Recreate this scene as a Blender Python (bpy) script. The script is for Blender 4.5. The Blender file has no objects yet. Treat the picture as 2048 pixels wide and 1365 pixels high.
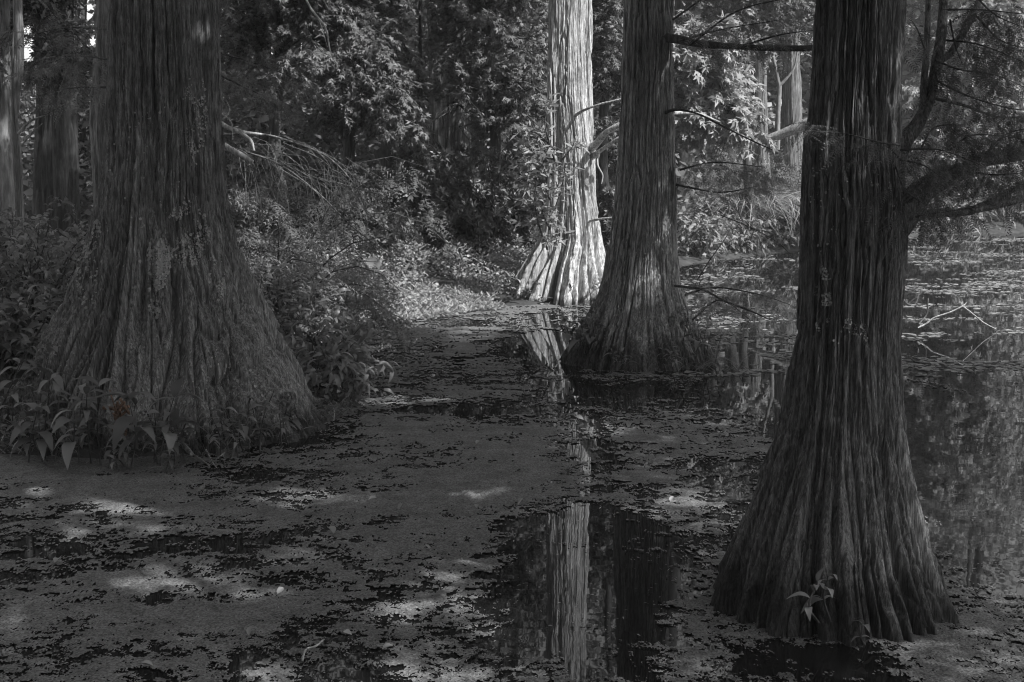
import bpy, math
import numpy as np
from mathutils import Vector

# ------------------------------------------------------------------ camera, sky, sun, exposure
SC = bpy.context.scene
COL = SC.collection
PI = math.pi
CAM_H, FOC, PITCH = 2.0, 2844.4, math.radians(7.66)   # eye height (m), focal length in photo pixels, tilt down
cam_d = bpy.data.cameras.new('camera')
cam_d.lens, cam_d.sensor_width, cam_d.clip_end = 50.0, 36.0, 600.0
cam = bpy.data.objects.new('camera', cam_d); COL.objects.link(cam)
cam.location = (0, 0, CAM_H); cam.rotation_euler = (PI/2 - PITCH, 0, 0)
SC.camera = cam

SUN_EL, SUN_AZ = math.radians(50), math.radians(118)   # azimuth clockwise from +Y: behind the camera on the right
SUN_V = np.array([math.cos(SUN_EL)*math.sin(SUN_AZ), math.cos(SUN_EL)*math.cos(SUN_AZ), math.sin(SUN_EL)])
world = bpy.data.worlds.new('World'); SC.world = world; world.use_nodes = True
wn, wl = world.node_tree.nodes, world.node_tree.links
wn.clear()
w_sky = wn.new('ShaderNodeTexSky'); w_sky.sky_type = 'NISHITA'; w_sky.sun_disc = False
w_sky.sun_elevation = SUN_EL; w_sky.sun_rotation = SUN_AZ
w_bw = wn.new('ShaderNodeRGBToBW'); w_bg = wn.new('ShaderNodeBackground'); w_out = wn.new('ShaderNodeOutputWorld')
wl.new(w_sky.outputs[0], w_bw.inputs[0]); wl.new(w_bw.outputs[0], w_bg.inputs[0]); wl.new(w_bg.outputs[0], w_out.inputs[0])
w_bg.inputs[1].default_value = 0.15
sun_d = bpy.data.lights.new('sun', 'SUN'); sun_d.energy = 3.4; sun_d.angle = math.radians(0.5); sun_d.color = (1, 1, 1)
sun = bpy.data.objects.new('sun', sun_d); COL.objects.link(sun); sun.location = (20, -14, 30)
sun.rotation_euler = Vector(-SUN_V).to_track_quat('-Z', 'Y').to_euler()
SC.view_settings.view_transform = 'Standard'; SC.view_settings.look = 'None'
SC.view_settings.exposure = 0.9; SC.view_settings.gamma = 1.0
cy = SC.cycles
LIFT_HAZE = .0019  # density of the volume added to lift the blacks
cy.volume_bounces = 0
cy.use_adaptive_sampling = False
cy.filter_width = 1.1
cy.max_bounces, cy.diffuse_bounces, cy.glossy_bounces, cy.transmission_bounces, cy.transparent_max_bounces = 5, 3, 3, 3, 4
cy.caustics_reflective = cy.caustics_refractive = False
cy.sample_clamp_indirect = 4.0

# ------------------------------------------------------------------ pixel helpers: where on the ground things stand
CP, SP = math.cos(PITCH), math.sin(PITCH)
def ray(px, py):
    a, b = (px-1024)/FOC, (682.5-py)/FOC
    return np.array([a, CP + b*SP, -SP + b*CP])
def on_water(px, py, z=0.0):
    d = ray(px, py); t = (z-CAM_H)/d[2]; return np.array([d[0]*t, d[1]*t, z])
def at(px, py, Y):
    d = ray(px, py); t = Y/d[1]; return np.array([d[0]*t, Y, CAM_H + d[2]*t])

# ------------------------------------------------------------------ noise
def _hash(ix, iy, iz, s):
    h = (ix*374761393 + iy*668265263 + iz*1274126177 + s*974711) & 0xFFFFFFFF
    h = ((h ^ (h >> 13))*1103515245) & 0xFFFFFFFF
    h = ((h ^ (h >> 16))*2654435761) & 0xFFFFFFFF
    return ((h ^ (h >> 15)) & 0xFFFFFF)/float(0xFFFFFF)*2 - 1
def noise(x, y, z=0.0, s=0):
    x, y, z = np.broadcast_arrays(np.asarray(x, float), np.asarray(y, float), np.asarray(z, float))
    ix, iy, iz = [np.floor(v).astype(np.int64) for v in (x, y, z)]
    fx, fy, fz = x-ix, y-iy, z-iz
    u, v, w = [f*f*f*(f*(f*6-15)+10) for f in (fx, fy, fz)]
    r = 0
    for a in (0, 1):
        wa = u if a else 1-u
        for b in (0, 1):
            wb = v if b else 1-v
            for c in (0, 1):
                r = r + wa*wb*(w if c else 1-w)*_hash(ix+a, iy+b, iz+c, s)
    return r
def fbm(x, y, z=0.0, s=0, o=4):
    r, a = 0, 1.0
    for i in range(o):
        r = r + a*noise(np.asarray(x)*2**i+i*7.3, np.asarray(y)*2**i-i*3.1, np.asarray(z)*2**i, s+i); a *= .5
    return r
def sst(a, b, x):
    t = np.clip((x-a)/(b-a), 0, 1); return t*t*(3-2*t)

# ------------------------------------------------------------------ mesh helpers
class MB:
    """collects vertex / face arrays and links them as ONE mesh object"""
    def __init__(self): self.v, self.f, self.n = [], [], 0
    def add(self, v, f, mi=0):
        v = np.asarray(v, float).reshape(-1, 3); f = np.asarray(f, np.int64)
        if len(v) == 0 or len(f) == 0: return
        self.v.append(v); self.f.append((f + self.n, mi)); self.n += len(v)
    def build(self, name, mats, parent=None, smooth=True, origin=None):
        mats = mats if isinstance(mats, (list, tuple)) else [mats]
        V = np.concatenate(self.v)
        o0 = np.array(parent['_o']) if parent is not None else (np.zeros(3) if origin is None else np.asarray(origin, float))
        V = V - o0
        loops = np.concatenate([f.ravel() for f, _ in self.f])
        tot = np.concatenate([np.full(len(f), f.shape[1]) for f, _ in self.f])
        mi = np.concatenate([np.full(len(f), m) for f, m in self.f])
        me = bpy.data.meshes.new(name)
        me.vertices.add(len(V)); me.vertices.foreach_set('co', V.astype(np.float32).ravel())
        me.loops.add(len(loops)); me.loops.foreach_set('vertex_index', loops.astype(np.int32))
        me.polygons.add(len(tot)); st = np.concatenate([[0], np.cumsum(tot)[:-1]])
        me.polygons.foreach_set('loop_start', st.astype(np.int32))
        me.polygons.foreach_set('material_index', mi.astype(np.int32))
        me.polygons.foreach_set('use_smooth', np.full(len(tot), smooth))
        for m in mats: me.materials.append(m)
        me.update(calc_edges=True); me.validate()
        ob = bpy.data.objects.new(name, me); COL.objects.link(ob)
        if parent is not None: ob.parent = parent
        elif origin is not None: ob.location = tuple(o0)
        return ob
def tag(o, label, cat, group=None, kind=None):
    if label: o['label'] = label
    if cat: o['category'] = cat
    if group: o['group'] = group
    if kind: o['kind'] = kind
    return o
ROOTS = []
def thing(name, label, cat, loc, group=None):
    o = bpy.data.objects.new(name, None); COL.objects.link(o)
    o.location = tuple(loc); o['_o'] = [float(c) for c in loc]; o.empty_display_size = .1
    ROOTS.append(o)
    return tag(o, label, cat, group)
def struct(o): o['kind'] = 'structure'; return o
def norm(a): return a/np.maximum(np.linalg.norm(a, axis=-1, keepdims=True), 1e-9)

def path(pts, n):
    """Catmull-Rom through pts, n samples"""
    p = np.asarray(pts, float); p = np.vstack([2*p[0]-p[1], p, 2*p[-1]-p[-2]])
    k = len(p)-3; t = np.linspace(0, k-1e-6, n); i = t.astype(int); f = (t-i)[:, None]
    a, b, c, d = p[i], p[i+1], p[i+2], p[i+3]
    return .5*((2*b) + (c-a)*f + (2*a-5*b+4*c-d)*f**2 + (3*b-a-3*c+d)*f**3)
def tube(mb, pts, rad, k=6, bump=0.0, mi=0, seed=0, stretch=3.0):
    p = np.asarray(pts, float); n = len(p); rad = np.broadcast_to(np.asarray(rad, float), (n,))
    t = norm(np.gradient(p, axis=0))
    ref = np.array([0, 0, 1.0]) if abs(t[:, 2]).mean() < .8 else np.array([0, 1.0, 0])
    u = norm(np.cross(t, ref)); w = np.cross(u, t)
    th = np.arange(k)/k*2*PI
    r = rad[:, None]*np.ones(k)
    if bump:
        s = np.cumsum(np.r_[0, np.linalg.norm(np.diff(p, axis=0), axis=1)])/max(rad.mean(), .005)
        r = r*(1 + bump*fbm(np.cos(th)[None]*1.7, np.sin(th)[None]*1.7, s[:, None]/stretch, seed, 3))
    v = p[:, None] + r[..., None]*(np.cos(th)[None, :, None]*u[:, None] + np.sin(th)[None, :, None]*w[:, None])
    i = np.arange(n-1)[:, None]*k; j = np.arange(k)[None]
    f = np.stack([i+j, i+(j+1) % k, i+k+(j+1) % k, i+k+j], -1).reshape(-1, 4)
    mb.add(v.reshape(-1, 3), f, mi)
    mb.add(np.vstack([v[-1], p[-1]]), np.array([[a, (a+1) % k, k] for a in range(k)]), mi)

# leaf templates: (verts[x along, y across, z normal], faces)
def T_lance(w=.2, d=-.12):
    return np.array([[0, 0, 0], [.42, w, .04], [1, 0, d], [.42, -w, .04], [.45, 0, -.02]]), np.array([[0, 4, 1], [4, 2, 1], [0, 3, 4], [3, 2, 4]])
def T_quad(w=.25, d=-.1):
    return np.array([[0, 0, 0], [.45, w, .03], [1, 0, d], [.45, -w, .03]]), np.array([[0, 3, 2, 1]])
def T_star(curl=-.09):
    a = np.radians([0, 52, 115, -115, -52]); r = [1, .86, .55, .55, .86]
    nt = np.radians([26, 82, 180, -82, -26]); nr = [.36, .3, .16, .3, .36]
    o = np.array([.3, 0, 0]); v = [o]
    for i in range(5): v.append([.3+.72*r[i]*math.cos(a[i]), .72*r[i]*math.sin(a[i]), curl*r[i]])
    for i in range(5): v.append([.3+.72*nr[i]*math.cos(nt[i]), .72*nr[i]*math.sin(nt[i]), .02])
    # lobes as quads: centre, notch, tip, notch
    return np.array(v), np.array([[0, 10, 1, 6], [0, 6, 2, 7], [0, 7, 3, 8], [0, 8, 4, 9], [0, 9, 5, 10]])
def T_round():
    a = np.arange(7)/7*2*PI
    return np.vstack([[[.5, 0, -.06]], np.c_[.5+.5*np.cos(a), .5*np.sin(a), .04*np.cos(2*a)]]), np.array([[0, 1+i, 1+(i+1) % 7] for i in range(7)])
def T_frond(n=9, w=.045, L=.2, curl=-.18):
    """cypress spray: rachis with two rows of needles"""
    v, f = [], []
    for s in (1, -1):
        for i in range(n):
            t = (i+.6)/n; l = L*(1-.55*t)*(.55+.45*min(1, 4*t)); z = curl*t*t
            b = len(v)
            v += [[t-w/2, 0, z], [t+w/2, 0, z], [t+l*.42, s*l, z-.03-.04*t]]
            f.append([b, b+1, b+2])
    b = len(v); v += [[0, -.008, 0], [0, .008, 0], [.55, .006, curl*.3], [.55, -.006, curl*.3]]; f += [[b, b+1, b+2], [b, b+2, b+3]]
    return np.array(v), np.array(f)
def T_rosette(n=8, w=.13, up=.75):
    v, f = [], []
    for i in range(n):
        a = i*2.4; e = .25 + up*((i*.618) % 1); L = .75+.25*((i*.37) % 1)
        d = np.array([math.cos(a)*math.cos(e), math.sin(a)*math.cos(e), math.sin(e)]); s = np.array([-math.sin(a), math.cos(a), 0]); nn = np.cross(d, s)
        b = len(v); D = [d[2], d[0], d[1]]
        for x, y, z in ((0, 0, 0), (.55, w, .03), (1, 0, -.07), (.55, -w, .03)):
            q = d*x*L + s*y + nn*z; v.append([q[2], q[0], q[1]])
        f.append([b, b+3, b+2, b+1])
    return np.array(v), np.array(f)
def T_big(w=.2, droop=.35, n=6, fold=.1):
    v, f = [], []
    for i in range(n+1):
        t = i/n; ww = w*math.sin(PI*min(1, t**.8))**.85*(1-.25*t) + .004; z = .12*math.sin(t*PI) - droop*t*t
        v += [[t*(1-.12*t), -ww, z+fold*ww*2], [t*(1-.12*t), 0, z], [t*(1-.12*t), ww, z+fold*ww*2]]
    for i in range(n):
        for c in (0, 1): a = 3*i+c; f.append([a, a+3, a+4, a+1])
    return np.array(v), np.array(f)
def T_blade(n=5, w=.018, droop=.6):
    v, f = [], []
    for i in range(n+1):
        t = i/n; ww = w*(1-t**2)+.001; x = t*(1-.3*droop*t); z = -droop*t**2.2
        v += [[x, -ww, z], [x, ww, z]]
    for i in range(n): f.append([2*i, 2*i+2, 2*i+3, 2*i+1])
    return np.array(v), np.array(f)
LANCE, QUAD, STAR, STAR2, ROUND, FROND, FRONDF, ROSE, BIG, BLADE, FRONDM = T_lance(), T_quad(), T_star(), T_star(-.3), T_round(), T_frond(10), T_frond(5, .09, .24), T_rosette(), T_big(), T_blade(), T_frond(8, .065, .22)
LANCEN = T_lance(.12, -.1)

def place(mb, T, P, D, N, S, mi=0):
    """put template T at points P along D with normal N and size S"""
    P, D, N = [np.asarray(a, float).reshape(-1, 3) for a in (P, D, N)]
    if len(P) == 0: return
    S = np.broadcast_to(np.asarray(S, float), (len(P),))
    D = norm(D); B = norm(np.cross(N, D)); N2 = np.cross(D, B)
    tv, tf = T
    v = P[:, None] + S[:, None, None]*(tv[None, :, 0:1]*D[:, None] + tv[None, :, 1:2]*B[:, None] + tv[None, :, 2:3]*N2[:, None])
    f = tf[None] + (np.arange(len(P))*len(tv))[:, None, None]
    mb.add(v.reshape(-1, 3), f.reshape(-1, tf.shape[1]), mi)

# ------------------------------------------------------------------ materials (the photograph is black and white, so nearly all are grey)
def mat(name): 
    m = bpy.data.materials.new(name); m.use_nodes = True; nt = m.node_tree; nt.nodes.clear()
    return m, nt.nodes, nt.links, nt.nodes.new('ShaderNodeOutputMaterial')
def mathn(N, L, op, a, b=None, clamp=False):
    n = N.new('ShaderNodeMath'); n.operation = op; n.use_clamp = clamp
    for i, x in enumerate((a, b)):
        if x is None: continue
        if isinstance(x, (int, float)): n.inputs[i].default_value = x
        else: L.new(x, n.inputs[i])
    return n.outputs[0]
def texn(N, L, scale=(1, 1, 1), nscale=5, detail=4, rough=.6):
    tc = N.new('ShaderNodeTexCoord'); mp = N.new('ShaderNodeMapping'); mp.inputs['Scale'].default_value = scale
    t = N.new('ShaderNodeTexNoise'); t.inputs['Scale'].default_value = nscale; t.inputs['Detail'].default_value = detail; t.inputs['Roughness'].default_value = rough
    L.new(tc.outputs['Object'], mp.inputs[0]); L.new(mp.outputs[0], t.inputs['Vector'])
    return t.outputs['Fac']
def ramp(N, L, fac, a, b, lo=.3, hi=.7):
    mr = N.new('ShaderNodeMapRange'); mr.inputs[1].default_value = lo; mr.inputs[2].default_value = hi; mr.inputs[3].default_value = a; mr.inputs[4].default_value = b
    L.new(fac, mr.inputs[0]); return mr.outputs[0]
def M_bark(name, a, b, pale=.0, palefac=0.0, bump=.5, fine=60, patch=3.0, wet=None):
    m, N, L, out = mat(name)
    p = N.new('ShaderNodeBsdfPrincipled'); p.inputs['Roughness'].default_value = .85; p.inputs['Specular IOR Level'].default_value = .25
    f1 = texn(N, L, (1, 1, .055), fine, 6, .7); f2 = texn(N, L, (1, 1, .35), patch, 4)
    f0 = texn(N, L, (1, 1, .05), fine*.42, 4, .6)              # long grey and brown strips
    c = mathn(N, L, 'MULTIPLY', ramp(N, L, f1, a, b, .36, .64), ramp(N, L, f0, .72, 1.2, .38, .62))
    c = mathn(N, L, 'MULTIPLY', c, ramp(N, L, f2, .75, 1.3))
    f4 = texn(N, L, (1, 1, .22), fine*.5, 5, .7)             # short flakes that break the strips
    c = mathn(N, L, 'MULTIPLY', c, ramp(N, L, f4, .72, 1.28, .4, .6))
    if pale:
        f3 = texn(N, L, (1, 1, .5), 7, 6, .7)
        k = ramp(N, L, f3, 0, 1, palefac, palefac+.08)
        mx = N.new('ShaderNodeMix'); mx.data_type = 'FLOAT'; L.new(k, mx.inputs[0]); L.new(c, mx.inputs[2]); mx.inputs[3].default_value = pale; c = mx.outputs[0]
    if wet:                                             # irregular dark waterline stain
        tc = N.new('ShaderNodeTexCoord'); sx = N.new('ShaderNodeSeparateXYZ'); L.new(tc.outputs['Object'], sx.inputs[0])
        e = mathn(N, L, 'ADD', sx.outputs[2], mathn(N, L, 'MULTIPLY', mathn(N, L, 'SUBTRACT', texn(N, L, (1, 1, .25), 9, 5), .5), -wet*2.2))
        c = mathn(N, L, 'MULTIPLY', c, ramp(N, L, e, .3, 1, wet*.55, wet*1.1))
    L.new(c, p.inputs['Base Color'])
    bp = N.new('ShaderNodeBump'); bp.inputs['Strength'].default_value = bump; bp.inputs['Distance'].default_value = .012
    L.new(f1, bp.inputs['Height']); L.new(bp.outputs[0], p.inputs['Normal'])
    L.new(p.outputs[0], out.inputs[0]); return m
def M_leaf(name, a, var=.45, trans=.3, rough=.5, spec=.35, tint=None):
    m, N, L, out = mat(name)
    g = N.new('ShaderNodeNewGeometry')
    c = ramp(N, L, g.outputs['Random Per Island'], a*(1-var), a*(1+var), 0, 1)
    p = N.new('ShaderNodeBsdfPrincipled'); p.inputs['Roughness'].default_value = rough; p.inputs['Specular IOR Level'].default_value = spec
    t = N.new('ShaderNodeBsdfTranslucent'); L.new(c, p.inputs['Base Color']); L.new(c, t.inputs[0])
    x = N.new('ShaderNodeMixShader'); x.inputs[0].default_value = trans
    L.new(p.outputs[0], x.inputs[1]); L.new(t.outputs[0], x.inputs[2]); L.new(x.outputs[0], out.inputs[0]); return m
def M_plain(name, a, b, scale=8, rough=.8, bump=.4, col=None):
    m, N, L, out = mat(name)
    p = N.new('ShaderNodeBsdfPrincipled'); p.inputs['Roughness'].default_value = rough; p.inputs['Specular IOR Level'].default_value = .25
    f = texn(N, L, (1, 1, 1), scale, 6, .65); c = ramp(N, L, f, a, b)
    if col:
        mx = N.new('ShaderNodeMix'); mx.data_type = 'RGBA'; mx.blend_type = 'MULTIPLY'; mx.inputs[0].default_value = 1
        L.new(c, mx.inputs[6]); mx.inputs[7].default_value = (*col, 1); c = mx.outputs[2]
    L.new(c, p.inputs['Base Color'])
    bp = N.new('ShaderNodeBump'); bp.inputs['Strength'].default_value = bump; bp.inputs['Distance'].default_value = .02
    L.new(f, bp.inputs['Height']); L.new(bp.outputs[0], p.inputs['Normal']); L.new(p.outputs[0], out.inputs[0]); return m

M = {}
M['bark_left'] = M_bark('bark_left', .06, .32, .3, .68, bump=1, fine=100, wet=.16)
M['bark_right'] = M_bark('bark_right', .06, .29, .2, .7, bump=1, fine=150, wet=.28)
M['bark_mid'] = M_bark('bark_mid', .12, .50, .3, .7, bump=1, fine=85, wet=.32)
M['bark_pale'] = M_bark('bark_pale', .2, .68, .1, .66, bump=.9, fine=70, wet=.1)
M['bark_pine'] = M_bark('bark_pine', .05, .10)
M['bark_far'] = M_bark('bark_far', .07, .24)
M['bark_smooth'] = M_bark('bark_smooth', .2, .32, .4, .64, bump=.25, fine=30)
M['bark_dark'] = M_bark('bark_dark', .05, .11)
M['twig_pale'] = M_bark('twig_pale', .35, .6, bump=.3)
M['twig_dull'] = M_bark('twig_dull', .07, .2, bump=.3)
M['twig_grey'] = M_bark('twig_grey', .16, .3, bump=.3)
M['lichen'] = M_plain('lichen', .34, .52, 60)
M['rot'] = M_plain('rot', .1, .55, 30, col=(.6, .4, .3))
M['leaf'] = M_leaf('leaf', .2)
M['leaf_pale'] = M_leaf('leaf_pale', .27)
M['leaf_sunlit'] = M_leaf('leaf_sunlit', .38, var=.3)  # lit copy of the leaf material: sunlight put into a lighter base colour
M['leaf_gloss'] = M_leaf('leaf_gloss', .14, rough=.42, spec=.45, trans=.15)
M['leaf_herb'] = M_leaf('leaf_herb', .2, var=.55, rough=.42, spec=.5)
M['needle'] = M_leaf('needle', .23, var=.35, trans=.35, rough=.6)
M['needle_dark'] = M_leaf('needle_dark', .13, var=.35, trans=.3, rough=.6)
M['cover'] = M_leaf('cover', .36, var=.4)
M['dry'] = M_leaf('dry', .36, var=.3, trans=.15)
M['soil'] = M_plain('soil', .03, .09, 5)

# water: dark, still and glossy
m, N, L, out = mat('water'); M['water'] = m
p = N.new('ShaderNodeBsdfPrincipled'); p.inputs['Base Color'].default_value = (.012, .012, .012, 1); p.inputs['Roughness'].default_value = .015; p.inputs['IOR'].default_value = 1.33
f = texn(N, L, (1, 1, 1), 2.2, 3); bp = N.new('ShaderNodeBump'); bp.inputs['Strength'].default_value = .017; bp.inputs['Distance'].default_value = .03
L.new(f, bp.inputs['Height']); L.new(bp.outputs[0], p.inputs['Normal']); L.new(p.outputs[0], out.inputs[0])
# duckweed: a matt carpet of tiny fronds
m, N, L, out = mat('duckweed'); M['duckweed'] = m
p = N.new('ShaderNodeBsdfPrincipled'); p.inputs['Roughness'].default_value = .6; p.inputs['Specular IOR Level'].default_value = .3
tc = N.new('ShaderNodeTexCoord'); vo = N.new('ShaderNodeTexVoronoi'); vo.inputs['Scale'].default_value = 130
L.new(tc.outputs['Object'], vo.inputs['Vector'])
f = texn(N, L, (1, 1, 1), 5, 8, .75); bwv = N.new('ShaderNodeRGBToBW'); L.new(vo.outputs['Color'], bwv.inputs[0])
c = mathn(N, L, 'MULTIPLY', ramp(N, L, bwv.outputs[0], .08, .25, .2, .8), ramp(N, L, f, .5, 1.4))
L.new(c, p.inputs['Base Color']); bp = N.new('ShaderNodeBump'); bp.inputs['Strength'].default_value = .6; bp.inputs['Distance'].default_value = .004
L.new(vo.outputs['Distance'], bp.inputs['Height']); L.new(bp.outputs[0], p.inputs['Normal']); L.new(p.outputs[0], out.inputs[0])

# ------------------------------------------------------------------ setting: ground, water, duckweed
SHORE = np.array([[-60, 9.4], [-8, 9.5], [-3.6, 9.35], [-2.6, 9.1], [-1.7, 9.6], [-1.35, 10.6], [-1.42, 12.4], [-1.9, 14.8], [-2.3, 16.2], [-1.3, 16.8], [-.7, 17.8],
                  [0, 18.3], [1.3, 18.7], [1.8, 20.5], [3.0, 25.0], [5.8, 28.7], [9.5, 33.5], [13, 34.8], [30, 36], [90, 30]])
POLY = np.vstack([SHORE, [[90, 160], [-60, 160]]])
def shore_dist(x, y):
    """signed distance to the shoreline, positive on land"""
    x = np.asarray(x, float); y = np.asarray(y, float); d = np.full(x.shape, 1e9); ins = np.zeros(x.shape, bool)
    n = len(POLY)
    for i in range(n):
        a, b = POLY[i], POLY[(i+1) % n]
        e = b-a
        if i < len(SHORE)-1:
            t = np.clip(((x-a[0])*e[0] + (y-a[1])*e[1])/(e@e), 0, 1)
            d = np.minimum(d, np.hypot(x-a[0]-t*e[0], y-a[1]-t*e[1]))
        if e[1] != 0:
            c = (a[1] > y) != (b[1] > y)
            ins ^= c & (x < a[0] + (y-a[1])/e[1]*e[0])
    return np.where(ins, d, -d)
def ground_z(x, y):
    s = shore_dist(x, y)
    land = .035 + .5*(1-np.exp(-np.maximum(s, 0)/3.0)) + .06*fbm(np.asarray(x)*.9, np.asarray(y)*.9, 0, 5)*np.clip(s, 0, 1)
    return np.where(s > 0, land, np.maximum(.035 + s*.5, -.6))
gx = np.unique(np.concatenate([np.linspace(-12, 16, 180), np.linspace(-60, -12, 16), np.linspace(16, 90, 20)]))
gy = np.unique(np.concatenate([np.linspace(8, 40, 190), np.linspace(-60, 8, 14), np.linspace(40, 160, 20)]))
X, Y = np.meshgrid(gx, gy); Z = ground_z(X, Y)
nx, ny = len(gx), len(gy); idx = np.arange(nx*ny).reshape(ny, nx)
mb = MB(); mb.add(np.stack([X, Y, Z], -1).reshape(-1, 3), np.stack([idx[:-1, :-1], idx[:-1, 1:], idx[1:, 1:], idx[1:, :-1]], -1).reshape(-1, 4))
struct(mb.build('ground', M['soil']))
mb = MB(); mb.add([[-60, -60, 0], [90, -60, 0], [90, 60, 0], [-60, 60, 0]], [[0, 1, 2, 3]]); struct(mb.build('water', M['water'], smooth=False))

def blob(px, py, rx, ry):
    """(centre on the water, half sizes) of an area given in photo pixels"""
    c = on_water(px, py); e = on_water(px+rx, py); a, b = on_water(px, py-ry), on_water(px, py+ry)
    return c[0], (a[1]+b[1])/2, abs(e[0]-c[0]), abs(a[1]-b[1])/2
OPEN = [(1150, 760, 60, 90, .3), (1190, 930, 60, 60, .3), (1165, 1030, 50, 40, .45), (1290, 1160, 125, 150, .8), (1160, 1220, 150, 190, .78), (1080, 1130, 90, 90, .9), (1950, 1000, 260, 320, 1.5), (1500, 760, 130, 70, 1.0), (1480, 1010, 90, 110, .6),
        (1560, 620, 200, 90, .95), (1270, 790, 170, 40, 1.1), (1060, 700, 70, 55, .75), (1660, 1330, 190, 45, .75), (920, 822, 130, 8, 1.3), (1120, 630, 120, 12, .5),
        (170, 1115, 110, 18, .3), (420, 1085, 140, 13, .35), (1170, 900, 60, 110, .3), (1090, 720, 60, 60, .4), (610, 1280, 60, 40, .55), (770, 1045, 40, 14, .9), (1190, 860, 40, 22, .35), (860, 925, 90, 14, .5), (520, 1320, 60, 30, .6), (60, 1100, 90, 25, .6),
        (540, 950, 110, 12, .7), (880, 650, 130, 9, .5), (1900, 600, 250, 90, .9), (560, 885, 90, 14, .9), (760, 700, 90, 30, .3), (1000, 1300, 130, 60, .5), (300, 1200, 160, 14, .4)]
FULL = [(1120, 985, 330, 50, .32), (300, 960, 300, 60, .25), (760, 860, 110, 60, .4), (1010, 930, 120, 60, .25), (1560, 1215, 170, 18, .3), (1380, 1330, 90, 25, .5), (900, 970, 200, 60, .25), (250, 1165, 90, 25, .35), (120, 930, 260, 22, .6), (1440, 800, 100, 60, .3)]
def cover(x, y):
    c = np.full(np.shape(x), .455)
    for px, py, rx, ry, k in OPEN:
        a, b, ra, rb = blob(px, py, rx, ry); c = c - k*np.exp(-(((x-a)/ra)**2 + ((y-b)/rb)**2)**1.2)
    for px, py, rx, ry, k in FULL:
        a, b, ra, rb = blob(px, py, rx, ry); c = c + k*np.exp(-(((x-a)/ra)**2 + ((y-b)/rb)**2)**1.2)
    c = c - .9*sst(1.9, 3.4, x - .12*(y-6))*sst(6, 9, y) - .5*sst(17, 22, y)*sst(.8, 2, x)
    return c
mb = MB()
for y0, y1, dx, dy, hw in ((3.9, 6.2, .0055, .010, .40), (6.2, 9, .007, .017, .385), (9, 13, .009, .024, .38), (13, 19, .013, .05, .375), (19, 30, .03, .14, .375)):
    xs = np.arange(-hw*y1-.1, hw*y1+.1, dx); ys = np.arange(y0, y1+dy*.5, dy)
    X, Y = np.meshgrid(xs, ys)
    n1 = fbm(X*1.7+3, Y*1.7, 0, 11, 4); wpx = .05*noise(X*6, Y*6, 0, 51); n2 = fbm(X*7.5 + 3*wpx, Y*9.5 + 4*wpx, 0, 21, 5); n3 = fbm(X*34, Y*34, 0, 31, 3); n4 = noise(X*3.6, Y*3.6, 0, 41)
    rg = np.random.default_rng(4)
    val = cover(X, Y) + .36*n1 + .2*n4 + .40*n2 + .38*n3 - .19 + rg.normal(0, .13, X.shape)
    keep = (val[:-1, :-1] > 0) & (shore_dist(X[:-1, :-1], Y[:-1, :-1]) < .25)
    Xj = X + rg.uniform(-.4, .4, X.shape)*dx; Yj = Y + rg.uniform(-.4, .4, X.shape)*dy
    Zj = .004 + .0035*np.clip(n2+.4*n3, -1, 1) + rg.uniform(0, .0025, X.shape)
    idx = np.arange(X.size).reshape(X.shape)
    F = np.stack([idx[:-1, :-1], idx[:-1, 1:], idx[1:, 1:], idx[1:, :-1]], -1)[keep]
    used, inv = np.unique(F, return_inverse=True)
    mb.add(np.stack([Xj, Yj, Zj], -1).reshape(-1, 3)[used], inv.reshape(-1, 4))
tag(mb.build('duckweed', M['duckweed']), 'carpet of tiny duckweed fronds floating on the dark water', 'duckweed', kind='stuff')

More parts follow.
